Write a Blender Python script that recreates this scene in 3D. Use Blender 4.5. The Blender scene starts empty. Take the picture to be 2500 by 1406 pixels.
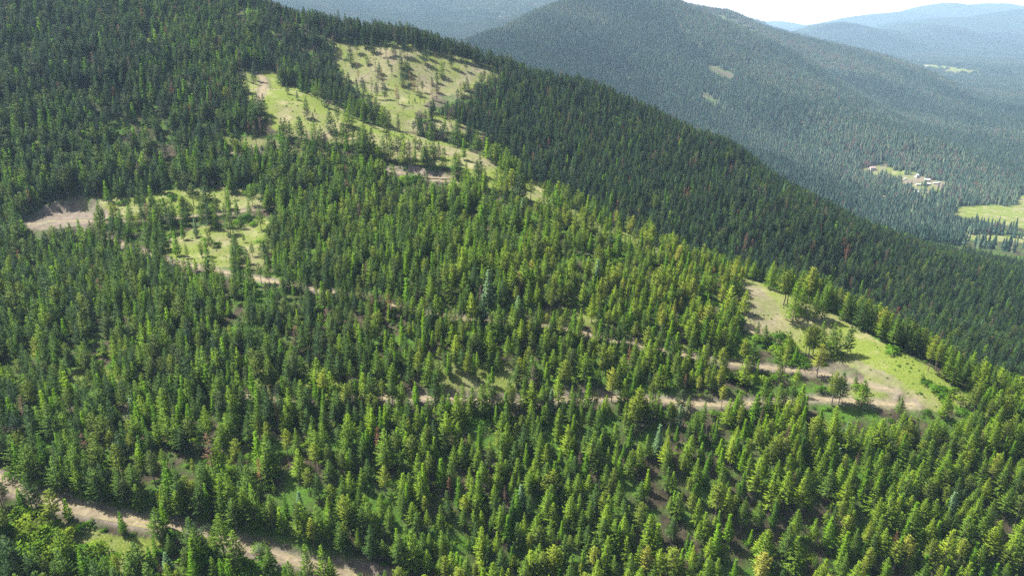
import bpy, math, random
import numpy as np

# ------------------------------------------------------------------ camera, world, sun, exposure
SC = bpy.context.scene
COL = SC.collection
CZ = 350.0                       # camera height above the valley floor
F0, PITCH = 1690.0, math.radians(20.97)
CP, SP = math.cos(PITCH), math.sin(PITCH)
cd = bpy.data.cameras.new('camera')
cd.sensor_width = 36.0
cd.lens = F0 / 2500.0 * 36.0
cd.clip_start, cd.clip_end = 1.0, 90000.0
cam = bpy.data.objects.new('camera', cd)
cam.location = (0, 0, CZ)
cam.rotation_euler = (math.pi / 2 - PITCH, 0, 0)
COL.objects.link(cam)
SC.camera = cam

SUN_EL, SUN_AZ = math.radians(57), math.radians(-70)     # azimuth from +Y, negative = to the left
w = bpy.data.worlds.new('World')
SC.world = w
w.use_nodes = True
nt = w.node_tree
sky = nt.nodes.new('ShaderNodeTexSky')
sky.sky_type = 'NISHITA'
sky.sun_disc = False
sky.sun_elevation = SUN_EL
sky.sun_rotation = SUN_AZ
sky.air_density, sky.dust_density, sky.ozone_density = 0.9, 9.0, 0.6
sky.altitude = 900
tc = nt.nodes.new('ShaderNodeTexCoord'); sx = nt.nodes.new('ShaderNodeSeparateXYZ'); nt.links.new(tc.outputs['Generated'], sx.inputs[0])
mr = nt.nodes.new('ShaderNodeMapRange'); mr.interpolation_type = 'SMOOTHSTEP'     # milky band of bright haze low over the horizon
mr.inputs['From Min'].default_value, mr.inputs['From Max'].default_value = 0.10, 0.02
nt.links.new(sx.outputs[2], mr.inputs['Value'])
mk = nt.nodes.new('ShaderNodeMix'); mk.data_type = 'RGBA'; mk.inputs[7].default_value = (24.0, 17.5, 12.5, 1)
nt.links.new(mr.outputs[0], mk.inputs[0]); nt.links.new(sky.outputs[0], mk.inputs[6])
nt.links.new(mk.outputs[2], nt.nodes['Background'].inputs[0])
nt.nodes['Background'].inputs[1].default_value = 0.07
sl = bpy.data.lights.new('sun', 'SUN')
sl.energy = 5.0
sl.angle = math.radians(0.55)
sl.color = (1.0, 0.95, 0.86)
so = bpy.data.objects.new('sun', sl)
sdir = np.array([math.sin(SUN_AZ) * math.cos(SUN_EL), math.cos(SUN_AZ) * math.cos(SUN_EL), math.sin(SUN_EL)])
from mathutils import Vector
so.rotation_euler = Vector(sdir).to_track_quat('Z', 'Y').to_euler()
so.location = (0, 0, 2000)
COL.objects.link(so)
SC.view_settings.view_transform = 'Standard'
SC.view_settings.look = 'None'
SC.view_settings.gamma = 1.0
SC.view_settings.exposure = 1.32
cy = SC.cycles
cy.use_denoising = False
cy.denoiser = 'OPENIMAGEDENOISE'
cy.max_bounces = 5
cy.diffuse_bounces = 3
cy.glossy_bounces = 1
cy.transmission_bounces = 3
cy.volume_bounces = 1
cy.transparent_max_bounces = 4
cy.sample_clamp_indirect = 4
cy.use_adaptive_sampling = False
cy.adaptive_threshold = 0.02

# ------------------------------------------------------------------ small helpers
R = np.random.RandomState(11)
random.seed(5)

def px(u, v, Z):                 # pixel of the 2500 x 1406 photograph at axial depth Z -> world
    x, y = u - 1250.0, 703.0 - v
    s = Z / F0
    return (x * s, s * (F0 * CP + y * SP), CZ + s * (y * CP - F0 * SP))

def project(x, y, z):
    z = np.asarray(z) - CZ
    dep = y * CP - z * SP
    up = y * SP + z * CP
    d = np.where(dep > 1, dep, 1)
    return 1250 + F0 * x / d, 703 - F0 * up / d, dep

def _hash(ix, iy, seed):
    h = (ix.astype(np.int64) * 374761393 + iy.astype(np.int64) * 668265263 + seed * 1442695041) & 0xFFFFFFFF
    h = ((h ^ (h >> 13)) * 1274126177) & 0xFFFFFFFF
    return ((h ^ (h >> 16)) & 0xFFFF) / 65535.0

def vnoise(x, y, seed=0):
    ix, iy = np.floor(x), np.floor(y)
    fx, fy = x - ix, y - iy
    fx = fx * fx * (3 - 2 * fx); fy = fy * fy * (3 - 2 * fy)
    a = _hash(ix, iy, seed); b = _hash(ix + 1, iy, seed); c = _hash(ix, iy + 1, seed); d = _hash(ix + 1, iy + 1, seed)
    return (a * (1 - fx) + b * fx) * (1 - fy) + (c * (1 - fx) + d * fx) * fy

def fbm(x, y, sc, seed=0, o=4):
    t, a, n = 0, 1.0, 0
    for i in range(o):
        t = t + a * (vnoise(x / sc, y / sc, seed + i) - 0.5)
        n += a; a *= 0.5; sc *= 0.5
    return t / n * 2

class TPS:
    def __init__(s, pts, smooth=0.0):
        p = np.array(pts, float)
        s.c = p[:, :2].copy(); s.sc = np.abs(s.c).max(); s.c /= s.sc
        n = len(p)
        d = np.linalg.norm(s.c[:, None] - s.c[None], axis=2)
        K = s.k(d) + smooth * np.eye(n)
        P = np.c_[np.ones(n), s.c]
        A = np.zeros((n + 3, n + 3)); A[:n, :n] = K; A[:n, n:] = P; A[n:, :n] = P.T
        s.w = np.linalg.solve(A, np.r_[p[:, 2], 0, 0, 0])
    @staticmethod
    def k(d):
        return np.where(d > 1e-9, d * d * np.log(np.maximum(d, 1e-9)), 0)
    def __call__(s, x, y):
        q = np.c_[x, y] / s.sc
        out = np.empty(len(q)); n = len(s.c)
        for i in range(0, len(q), 60000):
            b = q[i:i + 60000]
            d = np.sqrt((b[:, 0:1] - s.c[:, 0]) ** 2 + (b[:, 1:2] - s.c[:, 1]) ** 2)
            out[i:i + 60000] = s.k(d) @ s.w[:n] + s.w[n] + b @ s.w[n + 1:]
        return out

# ------------------------------------------------------------------ the lie of the land
A_FACE = [(0,1406,205),(600,1406,218),(1250,1406,237),(1900,1406,245),(2500,1406,252),
 (0,1150,235),(600,1150,248),(1250,1150,263),(1900,1150,266),(2450,1150,272),
 (0,900,292),(600,900,292),(1250,900,296),(1800,930,300),(0,703,362),(600,703,345),(1250,703,329),(1600,760,335),
 (0,560,440),(600,540,430),(1000,560,405),(1250,570,392),(0,430,485),(450,430,490),(850,440,480),(1100,450,475),
 (0,300,520),(350,300,540),(0,180,580),(350,170,600),(150,30,715),(400,30,735),(560,30,770),(700,50,765),(600,100,712),
 (2000,880,318),(-450,1406,195),(-450,900,290),(-450,430,470),(-450,100,640),(0,-120,960),(250,-110,1000),(850,118,745),(950,130,745),(1050,155,735),(770,80,765),(640,22,800),(850,140,800),(950,152,800),(1050,172,790),(760,105,820),(690,75,840),(850,220,950),(1000,240,950),(720,170,980),(1100,262,900),(640,90,960),(560,10,900)]
A_CREST = [(640,180,660,14),(760,235,600,20),(900,300,560,24),(1050,345,535,24),(1170,380,520,24),(1260,430,503,22),
 (1330,480,478,20),(1420,520,455,18),(1530,570,435,16),(1640,620,410,14),(1730,655,392,12),(1830,688,374,12),(1950,730,360,11),
 (2060,780,350,11),(2180,850,328,10),(2290,915,310,9),(2360,965,300,8),(2500,1010,298,8)]
pa = [px(*p) for p in A_FACE] + [px(u, v, Z) for u, v, Z, k in A_CREST]
pa += [px(u, v + k, Z + 55) for u, v, Z, k in A_CREST[1:]] + [px(u, v + 3.2 * k, Z + 190) for u, v, Z, k in A_CREST[3:]]
pa += [(0, 50, CZ - 245), (-220, 50, CZ - 225), (240, 50, CZ - 250), (0, -150, CZ - 320), (700, 100, CZ - 330), (-600, 0, CZ - 230)]
pa += [(150, 1000, CZ - 160), (350, 950, CZ - 260), (600, 850, CZ - 330), (800, 650, CZ - 360), (350, 700, CZ - 200), (-350, 1080, CZ + 60), (-260, 1150, CZ - 10)]
tA = TPS(pa)
B_FACE = [(800,200,690),(900,230,665),(950,150,700),(1060,200,690),(1150,300,625),(1050,270,640),(1300,300,655),(1420,300,690),(1500,330,685),
 (1500,480,570),(1650,420,640),(1700,520,560),(1900,600,545),(2000,600,552),(2000,690,520),(2200,700,560),(2200,780,505),(2350,700,610),(2500,700,640),
 (2250,620,720),(2400,665,740),(2500,830,520),(2300,830,478),(2420,900,428),(2500,960,400),(700,120,722),(1300,400,585),(760,180,665),(820,250,610),(650,120,725)]
B_CREST = [(760,65,750),(830,97,735),(910,105,730),(1000,112,730),(1090,135,735),(1180,160,742),(1290,198,748),(1400,225,750),(1520,262,742),
 (1640,325,722),(1760,378,702),(1900,465,684),(2050,548,668)]
pb = [px(*p) for p in B_FACE] + [px(*p) for p in B_CREST]
pb += [px(u, v + 14, Z + 110) for u, v, Z in B_CREST] + [px(u, v + 50, Z + 380) for u, v, Z in B_CREST]
pb += [px(2350, 600, 1000), px(2250, 585, 1000), px(2500, 620, 960), px(2150, 590, 800), (380, 150, CZ - 260), (650, 250, CZ - 290), (0, 150, CZ - 240), (-300, 300, CZ - 190), (-300, 600, CZ - 110)]
tB = TPS(pb)
C_FACE = [(1200,130,2050),(1300,110,2250),(1350,150,2100),(1500,120,2350),(1500,190,2100),(1650,150,2350),(1700,250,2060),(1750,330,1830),(1900,300,2000),
 (1900,350,1930),(2050,330,1900),(2000,260,2250),(2100,300,2150),(1850,180,2450),(1600,60,2650)]
C_CREST = [(1180,95,2350),(1300,45,2650),(1400,10,2850),(1580,-22,3050),(1666,25,3050),(1750,60,3000),(1850,99,2950),(1950,147,2850),(2015,195,2750),(2085,238,2650),(2150,275,2520)]
pc = [px(*p) for p in C_FACE] + [px(*p) for p in C_CREST] + [px(u, v + 10, Z + 250) for u, v, Z in C_CREST] + [px(u, v + 35, Z + 900) for u, v, Z in C_CREST]
pc += [px(2250, 360, 2000), px(2350, 400, 1750), (300, 1200, CZ - 420), (0, 1500, CZ - 330), (-300, 1800, CZ - 250), (700, 1500, CZ - 430), (1500, 2200, CZ - 420)]
pc += [px(*p) for p in [(1060,150,2500),(900,165,2600),(1120,122,2600),(1210,108,3000),(1310,66,3250),(1000,150,3300),(800,190,3000),(1150,140,2150)]]
tC = TPS(pc)
C2_CREST = [(1540,-25,3950),(1600,-8,3950),(1700,22,3900),(1790,36,3900),(1860,72,3850),(1980,103,3750),(2150,140,3600),(2250,172,3480),(2350,222,3300),(2430,262,3080)]
pc2 = [px(*p) for p in C2_CREST] + [px(u, v + 8, Z + 400) for u, v, Z in C2_CREST] + [px(u, v + 26, Z + 1500) for u, v, Z in C2_CREST]
pc2 += [px(*p) for p in [(1700,60,3500),(1850,110,3350),(2000,165,3250),(2150,215,2950),(2250,240,2900),(2300,270,2780)]]
pc2 += [(1500, 2000, CZ - 480), (600, 2500, CZ - 300), (2800, 2600, CZ - 480)]
pc2 += [px(*p) for p in [(1430,45,4100),(1300,80,4100),(1200,125,4000),(1000,180,4000),(800,220,4000),(1300,70,5000),(1000,150,5000)]]
tC2 = TPS(pc2)
pd = [px(*p) for p in [(700,30,4300),(750,-40,5600),(1000,0,5600),(1000,55,4800),(1100,88,4300),(1000,112,3900),(1200,70,4700),(1300,25,5400),(1300,-60,7000),(1450,-30,6500),(1600,60,6500),
 (300,40,4300),(300,-60,5600),(1750,110,6500),(1900,140,6500),(2000,150,6800)]] + [(-200, 3000, CZ - 330), (600, 3200, CZ - 380), (-1500, 3200, CZ - 200)]
tD = TPS(pd)
E_HILLS = []        # far range: (u of top, v of top, depth, half width across px, half depth m)
for u, v, Z, wu, wd in [(2040,64,9000,85,1300),(2150,82,8800,70,1100),(2230,62,9500,90,1500),(2310,48,10500,150,1900),(2420,46,10300,120,1800),(2530,30,9800,140,1700),
                        (2180,38,14500,130,2500),(2300,20,15000,90,2600),(2400,17,15500,100,2600),(2500,28,15500,130,2500),(2070,62,15000,140,2300),(2620,10,15000,120,2500),
                        (1890,61,19000,70,2500),(1820,72,20000,120,2500),(2680,20,10000,150,2000)]:
    X, Y, Zz = px(u, v, Z)
    X, Y, Zz = px(u, v - 9, Z)
    E_HILLS.append((X, Y, Zz, wu * Z / F0, wd))

def smax(a, b, k):
    h = np.clip(0.5 + 0.5 * (a - b) / k, 0, 1)
    return b * (1 - h) + a * h + k * h * (1 - h)

def base_height(x, y):
    r = np.hypot(x, y)
    front = y > -400
    z = np.zeros_like(x) + fbm(x, y, 900, 70, 3) * 6 * np.clip((r - 800) / 1500, 0, 1)
    z += np.clip((np.abs(x) + np.maximum(-y, 0) - 9000) / 9000, 0, 1) * 250
    def put(layer, m, k, extra=None):
        if not m.any(): return
        h = layer(x[m], y[m])
        if extra is not None: h = h + extra(x[m], y[m])
        z[m] = smax(h, z[m], k)
    put(tD, (y > 2500) & (y < 9500) & (x < 3200) & (x > -6000), 60, lambda a, b: fbm(a, b, 900, 21, 4) * 60)
    put(tC2, (y > 2000) & (y < 7000) & (x > -500) & (x < 4500), 40, lambda a, b: fbm(a, b, 500, 31, 4) * 16)
    def ribs(a, b):
        s = a * 0.887 + b * 0.46; t = -a * 0.46 + b * 0.887
        return (vnoise(s / 190, t / 900, 41) - 0.5) * 90 * np.clip((2950 - b) / 900, .2, 1) + fbm(a, b, 200, 45, 4) * 10
    put(tC, (y > 1000) & (y < 4600) & (x > -900) & (x < 2600), 35, ribs)
    put(tB, front & (r < 1700), 22, lambda a, b: fbm(a, b, 90, 51, 4) * 3.4)
    put(tA, front & (r < 1300), 6, lambda a, b: fbm(a, b, 60, 61, 4) * 1.6 - .7 * np.maximum(np.hypot(a, b) - 860 - .35 * np.maximum(-120 - a, 0), 0))
    far = y > 5000
    if far.any():
        e = np.zeros(far.sum()) ; xx, yy = x[far], y[far]
        wob = fbm(xx, yy, 1600, 91, 5)
        for X, Y, T, wx, wd in E_HILLS:
            q = ((xx - X) / wx) ** 2 + ((yy - Y) / wd) ** 2
            e = smax(e, T * np.exp(-q * 0.55) * (1 + 0.10 * wob) + 0, 60)
        z[far] = np.maximum(z[far], e - 15)
    return z

RR = np.concatenate([np.geomspace(12, 130, 50, endpoint=False), np.geomspace(130, 950, 430, endpoint=False),
                     np.geomspace(950, 5500, 270, endpoint=False), np.geomspace(5500, 45000, 130)])
AZ = np.concatenate([np.linspace(-180, -52, 60, endpoint=False), np.linspace(-52, 52, 860, endpoint=False), np.linspace(52, 180, 60)])
AZ = np.radians(AZ)
NR, NA = len(RR), len(AZ)
gx = (RR[:, None] * np.sin(AZ)[None]).ravel()
gy = (RR[:, None] * np.cos(AZ)[None]).ravel()
GZ = base_height(gx, gy).reshape(NR, NA)

def sample(grid, x, y):
    x = np.asarray(x, float); y = np.asarray(y, float)
    ri = np.interp(np.hypot(x, y), RR, np.arange(NR)); ai = np.interp(np.arctan2(x, y), AZ, np.arange(NA))
    i = np.minimum(ri.astype(int), NR - 2); j = np.minimum(ai.astype(int), NA - 2)
    f, g = ri - i, ai - j
    return (grid[i, j] * (1 - f) + grid[i + 1, j] * f) * (1 - g) + (grid[i, j + 1] * (1 - f) + grid[i + 1, j + 1] * f) * g

def H(x, y):
    return sample(GZ, x, y)

DEPTHS = np.concatenate([np.geomspace(90, 1500, 900), np.geomspace(1510, 26000, 800)])
def drop(uv, near=0.0):          # where the sight line through each pixel meets the ground
    uv = np.asarray(uv, float).reshape(-1, 2)
    out = np.zeros((len(uv), 3))
    dep = DEPTHS[DEPTHS > near]
    for k, (u, v) in enumerate(uv):
        X, Y, Z = px(u, v, dep)
        hit = np.nonzero(Z - H(X, Y) < 0)[0]
        i = hit[0] if len(hit) else len(dep) - 1
        if i > 0:
            a = Z[i - 1] - H(X[i - 1], Y[i - 1]); b = Z[i] - H(X[i], Y[i])
            d = dep[i - 1] + (dep[i] - dep[i - 1]) * (a / (a - b) if a != b else 0)
        else: d = dep[0]
        X, Y, Z = px(u, v, d)
        out[k] = X, Y, float(H(X, Y))
    return out

# ------------------------------------------------------------------ roads benched into the hillside
ROADS = {   # centre line in the photograph -> laid on the slope; (points, half width m)
 'low':   ([(-120,1110),(0,1172),(100,1218),(200,1248),(350,1275),(500,1306),(620,1338),(740,1375),(900,1408),(1040,1455),(1150,1520)], 2.0),
 'pit':   ([(-90,585),(30,560),(90,546),(170,538),(300,541),(420,534),(560,520),(680,504),(800,488),(900,474),(980,462),(1050,448),(1110,436)], 1.6),
 'mid':   ([(210,560),(300,598),(400,637),(530,662),(640,682),(760,707),(870,717),(1000,756),(1140,782),(1290,788),(1400,806),(1500,832),(1600,852),(1700,872),(1800,890),(1920,902),(2020,912),(2120,940),(2200,960)], 1.6),
 'upper': ([(480,366),(560,374),(620,386),(720,402),(800,411),(920,413),(1000,426),(1060,436),(1110,434)], 1.6),
 'bench': ([(560,965),(700,972),(850,968),(1050,972),(1250,982),(1450,968),(1600,975),(1720,990),(1850,983),(2000,970),(2150,985),(2260,990)], 1.6),
 'ridge': ([(612,172),(640,186),(646,205),(640,228),(632,244),(620,262)], 2.2),
}
PADS = [((98,545),15), ((150,538),21), ((205,538),13), ((1055,437),9), ((1010,428),6)]

def resample(P, step):
    P = np.asarray(P); d = np.r_[0, np.cumsum(np.linalg.norm(np.diff(P[:, :2], axis=0), axis=1))]
    t = np.arange(0, d[-1], step)
    Q = np.c_[[np.interp(t, d, P[:, k]) for k in range(3)]].T
    for k in range(3):
        q = np.pad(Q[:, k], 4, 'edge')
        Q[:, k] = np.convolve(q, np.ones(9) / 9, 'valid')
    return Q
road_lines, RS = {}, []
for k, (pts, hw) in ROADS.items():
    Q = resample(drop(pts), 2.0)
    Q[:, 2] = H(Q[:, 0], Q[:, 1])
    zz = np.pad(Q[:, 2], 10, 'edge'); Q[:, 2] = np.convolve(zz, np.ones(21) / 21, 'valid')
    road_lines[k] = (Q, hw)
    t_ = np.linspace(0, len(Q) - 1, len(Q) * 4); t0_ = np.arange(len(Q))
    RS += [(np.interp(t, t0_, Q[:, 0]), np.interp(t, t0_, Q[:, 1]), np.interp(t, t0_, Q[:, 2]), hw + 1.3) for t in t_]
for uv, r in PADS:
    x, y, z = drop([uv])[0]
    RS.append((x, y, z, r))
RS = np.array(RS)
RD = np.full((NR, NA), 99.0); CUT = np.zeros((NR, NA))
sel = np.nonzero((np.hypot(gx, gy) < 760) & (np.hypot(gx, gy) > 110) & (gy > 60) & (np.abs(np.arctan2(gx, gy)) < 0.95))[0]
zf = GZ.ravel().copy(); rdf = RD.ravel(); cutf = CUT.ravel()
for i in range(0, len(sel), 8000):
    b = sel[i:i + 8000]
    d = np.sqrt((gx[b, None] - RS[:, 0]) ** 2 + (gy[b, None] - RS[:, 1]) ** 2) - RS[:, 3]
    j = d.argmin(1); dd = np.maximum(d[np.arange(len(b)), j], 0); zr = RS[j, 2]
    z0 = zf[b]
    lo, hi = zr - dd * 0.75, zr + dd * 1.25
    m = dd < 14
    z1 = np.where(m, np.clip(z0, lo, hi), z0)
    cutf[b] = np.clip((z0 - z1) / 0.8, 0, 1) * (dd > 0) + 0.3 * np.clip((z1 - z0) / 0.8, 0, 1) * (dd > 0)
    zf[b] = z1; rdf[b] = dd
GZ = zf.reshape(NR, NA); RD = rdf.reshape(NR, NA); CUT = cutf.reshape(NR, NA)

# ------------------------------------------------------------------ land cover
def inside(poly, u, v):
    p = np.asarray(poly, float); r = np.zeros(u.shape, bool); j = len(p) - 1
    for i in range(len(p)):
        c = ((p[i, 1] > v) != (p[j, 1] > v)) & (u < (p[j, 0] - p[i, 0]) * (v - p[i, 1]) / (p[j, 1] - p[i, 1] + 1e-9) + p[i, 0])
        r ^= c; j = i
    return r
MEADOWS = [  # polygon, nearest and farthest depth, tree keep share
 ([(572,180),(600,172),(664,172),(690,205),(730,222),(800,250),(900,300),(1060,342),(1180,378),(1250,425),(1330,462),(1345,480),(1310,500),(1262,470),(1180,450),(1130,405),(1000,402),(900,385),(830,350),(760,345),(690,335),(640,290),(600,240)], 380, 690, 0.05),
 ([(1330,462),(1420,512),(1530,562),(1620,610),(1600,622),(1500,580),(1400,545),(1320,500)], 380, 520, .2),
 ([(1812,680),(1870,688),(1960,738),(2060,775),(2180,845),(2300,915),(2385,975),(2330,1003),(2180,995),(2080,980),(2040,960),(2120,945),(2100,905),(1990,870),(1900,835),(1800,800),(1815,740)], 290, 400, 0.0),
 ([(380,600),(470,555),(640,530),(665,600),(640,655),(540,655),(430,640)], 330, 520, 0.22),
 ([(240,485),(420,465),(650,455),(640,500),(420,528),(250,532)], 380, 560, 0.25),
 ([(500,330),(700,345),(820,380),(900,395),(780,402),(640,380),(520,362)], 400, 620, 0.35),
 ([(1000,480),(1120,440),(1160,470),(1080,490)], 400, 560, 0.1),
 ([(820,108),(1000,110),(1100,132),(1210,165),(1225,185),(1160,205),(1150,232),(1050,235),(1010,285),(940,265),(870,205),(820,165)], 600, 800, 0.07),
 ([(1010,250),(1100,290),(1190,330),(1225,368),(1150,335),(1060,310)], 520, 760, 0.15),
 ([(880,215),(1010,285),(1060,330),(980,320),(900,270)], 560, 760, 0.25),
 ([(350,90),(375,92),(380,125),(362,130)], 600, 800, 0.05), ([(515,75),(530,78),(528,100),(512,96)], 600, 800, 0.05),
 ([(2415,680),(2432,682),(2432,726),(2420,730)], 500, 800, 0.0),
 ([(1720,560),(1760,590),(1740,600)], 380, 480, 0.1),
 ([(1560,800),(1700,850),(1690,880),(1560,840)], 280, 380, 0.35),
 ([(730,880),(830,900),(820,950),(730,945)], 250, 380, 0.25), ([(620,900),(700,905),(690,940),(625,935)], 250, 380, 0.3),
 ([(180,900),(330,890),(320,930),(200,940)], 250, 380, 0.35),
 ([(60,1240),(250,1290),(420,1330),(330,1400),(60,1400),(0,1330)], 180, 300, 0.22),
 ([(1250,760),(1420,750),(1480,800),(1300,790)], 280, 380, 0.35),
 ([(1050,880),(1300,890),(1240,960),(1080,950)], 250, 380, 0.4)]
FIELDS = [
 ([(2318,522),(2352,504),(2479,500),(2488,476),(2640,455),(2640,575),(2500,558),(2400,540)], 1100, 2400),
 ([(2345,572),(2420,574),(2640,582),(2640,612),(2480,592),(2352,584)], 900, 1700),
 ([(2204,510),(2258,516),(2250,530),(2212,522)], 1000, 2200),
 ([(2240,157),(2300,160),(2420,178),(2415,182),(2330,177),(2255,168)], 3500, 12000)]
BARE = [
 ([(2098,414),(2125,403),(2155,403),(2175,413),(2200,422),(2165,432),(2112,427)], 1200, 2600),
 ([(2172,422),(2200,412),(2245,420),(2268,434),(2308,444),(2312,464),(2272,474),(2238,466),(2222,450),(2190,442)], 1200, 2600),
 ([(2222,452),(2252,460),(2268,488),(2256,492),(2240,474)], 1200, 2600),
 ([(2155,464),(2164,464),(2160,500),(2148,512),(2144,500),(2154,486)], 1200, 2600),
 ([(2211,470),(2228,482),(2224,492),(2214,486)], 1200, 2600),
 ([(1722,158),(1752,162),(1794,184),(1786,194),(1740,178)], 1500, 3200), ([(1706,226),(1725,228),(1762,252),(1745,258),(1722,246)], 1500, 3200),
 ([(1735,300),(1757,328),(1752,334),(1738,318)], 1400, 3000), ([(2052,178),(2066,182),(2070,194),(2058,192)], 2000, 3600)]
PALE = [ ([(1690,26),(1780,40),(1850,78),(1856,96),(1800,80),(1730,52)], 3200, 4600),
 ([(1135,15),(1200,12),(1310,20),(1300,55),(1200,50),(1140,45)], 4000, 8000), ([(1232,62),(1300,48),(1290,70),(1240,78)], 2300, 8000), ([(990,8),(1020,8),(1015,20),(990,20)], 4000, 8000)]

SOIL = [ ([(50,548),(88,518),(130,490),(182,478),(226,498),(240,535),(170,548),(60,562)], 360, 560, 1.0),
 ([(918,404),(1000,404),(1100,426),(1122,440),(1060,455),(1000,448),(930,420)], 400, 560, .9),
 ([(2040,880),(2100,880),(2150,905),(2230,955),(2270,990),(2180,996),(2050,980),(1990,970),(2010,930),(1960,905)], 280, 400, .55),
 ([(1818,695),(1850,690),(1890,730),(1900,770),(1850,800),(1815,780)], 300, 420, .55), ([(560,170),(600,172),(596,186),(570,184)], 500, 800, .8),
 ([(840,118),(980,112),(1100,135),(1205,165),(1220,185),(1150,205),(1150,232),(1010,285),(940,262),(870,205),(830,165)], 600, 820, .42), ([(840,160),(900,180),(930,230),(880,215)], 600, 800, .7), ([(1060,180),(1130,175),(1150,205),(1090,225),(1050,210)], 600, 800, .6)]
CLEAR = [  # ground the photograph shows open: polygon, depth of the ground there, share of trees in front that go
 (MEADOWS[0][0], 640, .62), (MEADOWS[2][0], 380, .93), ([(1960,880),(2120,885),(2330,985),(2310,1002),(2150,992),(1990,985)], 360, .95), (MEADOWS[7][0], 760, .9),
 ([(50,540),(90,515),(130,488),(182,476),(226,496),(240,535),(170,548),(60,556)], 520, .9), ([(915,402),(1110,420),(1122,445),(1000,450)], 520, .8),
 (MEADOWS[3][0], 500, .55), (MEADOWS[4][0], 530, .62), (MEADOWS[1][0], 500, .45), (MEADOWS[5][0], 600, .35), (MEADOWS[8][0], 700, .6),
 ([(0,1160),(100,1200),(350,1260),(620,1320),(900,1390),(940,1410),(760,1410),(600,1350),(340,1290),(180,1255),(0,1205)], 262, .66),
 ([(1780,875),(1930,890),(2030,905),(2030,922),(1900,912),(1780,900)], 340, .75), ([(590,525),(680,498),(680,515),(600,532)], 480, .7), ([(260,530),(350,530),(350,550),(260,550)], 500, .7),
 ([(480,650),(700,685),(880,712),(880,728),(700,705),(480,668)], 380, .55), ([(1700,975),(1840,965),(1840,990),(1700,1000)], 320, .6)]
def blocks(x, y, z, h, polys):   # chance that a tree hides ground the photograph shows open
    out = np.zeros(len(x))
    for f in (.3, .6, .95):
        u, v, d = project(x, y, z + h * f)
        for poly, dg, pr in polys:
            i = np.nonzero(d < dg)[0]
            i = i[inside(poly, u[i], v[i])]
            out[i] = np.maximum(out[i], pr)
    return out
def masks(x, y, z):
    n = len(x); keep = np.ones(n); grass = np.zeros(n); bare = np.zeros(n); pale = np.zeros(n)
    r = np.hypot(x, y); k = np.clip(r / 400, .4, 6)
    xx = x + fbm(x, y, 14, 5, 3) * 5 * k; yy = y + fbm(x, y, 14, 9, 3) * 5 * k
    u, v, d = project(xx, yy, z)
    for poly, a, b, kp in MEADOWS:
        p = np.array(poly); m = (d > a) & (d < b) & (u > p[:, 0].min()) & (u < p[:, 0].max())
        i = np.nonzero(m)[0]; i = i[inside(poly, u[i], v[i])]
        keep[i] = np.minimum(keep[i], kp); grass[i] = np.maximum(grass[i], 1 - 0.8 * kp)
    for poly, a, b, al in SOIL:
        i = np.nonzero((d > a) & (d < b))[0]; i = i[inside(poly, u[i], v[i])]
        bare[i] = np.maximum(bare[i], al * np.clip(.9 + 1.6 * fbm(x[i], y[i], 22, 23, 4), .2, 1.1)); keep[i] = np.minimum(keep[i], .06)
        if al > .6: keep[i] = 0
    us, vs, _ = project(x, y, z)
    for L, arr in ((FIELDS, grass), (BARE, bare), (PALE, pale)):
        for poly, a, b in L:
            m = (d > a) & (d < b)
            i = np.nonzero(m)[0]; i = i[inside(poly, u[i], v[i])] if arr is bare else i[inside(poly, us[i], vs[i])]
            arr[i] = .3 if arr is pale and poly[0][0] < 1400 else .55 if arr is bare else 1
            keep[i] = (.5 if poly[0][0] < 1400 else .12) if arr is pale else 0.03 if arr is grass else (.25 if poly[0][1] > 350 else .04)
            if arr is bare and poly[0][1] > 350: arr[i] = np.clip(.55 + 1.6 * fbm(x[i], y[i], 30, 29, 3), 0, 1); grass[i] = .85
    return keep, grass, bare, pale

KEEP, GRASS, BAREG, PALEG = [a.reshape(NR, NA) for a in masks(gx, gy, GZ.ravel())]

# ------------------------------------------------------------------ node helpers and materials
def newmat(name):
    m = bpy.data.materials.new(name); m.use_nodes = True
    return m, m.node_tree, m.node_tree.nodes, m.node_tree.links
def nd(t, kind, **kw):
    n = t.nodes.new(kind)
    for k, v in kw.items():
        if isinstance(k, str) and k.startswith('i_'):
            key = k[2:]
            n.inputs[int(key) if key.isdigit() else key.replace('_', ' ')].default_value = v
        else: setattr(n, k, v)
    return n
def noise(t, scale, detail=4.0, rough=.6, vec=None):
    n = nd(t, 'ShaderNodeTexNoise'); n.inputs['Scale'].default_value = scale
    n.inputs['Detail'].default_value = detail; n.inputs['Roughness'].default_value = rough
    if vec is not None: t.links.new(vec, n.inputs['Vector'])
    return n.outputs['Fac']
def ramp(t, fac, stops):
    r = t.nodes.new('ShaderNodeValToRGB'); e = r.color_ramp.elements
    while len(e) < len(stops): e.new(0.5)
    for k, (p, c) in enumerate(stops):
        e[k].position = p; e[k].color = (*c, 1) if len(c) == 3 else c
    t.links.new(fac, r.inputs[0]); return r.outputs[0]
def mixc(t, fac, a, b):
    m = t.nodes.new('ShaderNodeMix'); m.data_type = 'RGBA'
    if isinstance(fac, float): m.inputs[0].default_value = fac
    else: t.links.new(fac, m.inputs[0])
    for s, k in ((a, 6), (b, 7)):
        if isinstance(s, tuple): m.inputs[k].default_value = (*s, 1)
        else: t.links.new(s, m.inputs[k])
    return m.outputs[2]
def mth(t, op, a, b=None, clamp=False):
    m = t.nodes.new('ShaderNodeMath'); m.operation = op; m.use_clamp = clamp
    for s, k in ((a, 0), (b, 1)):
        if s is None: continue
        if isinstance(s, (int, float)): m.inputs[k].default_value = s
        else: t.links.new(s, m.inputs[k])
    return m.outputs[0]
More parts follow.
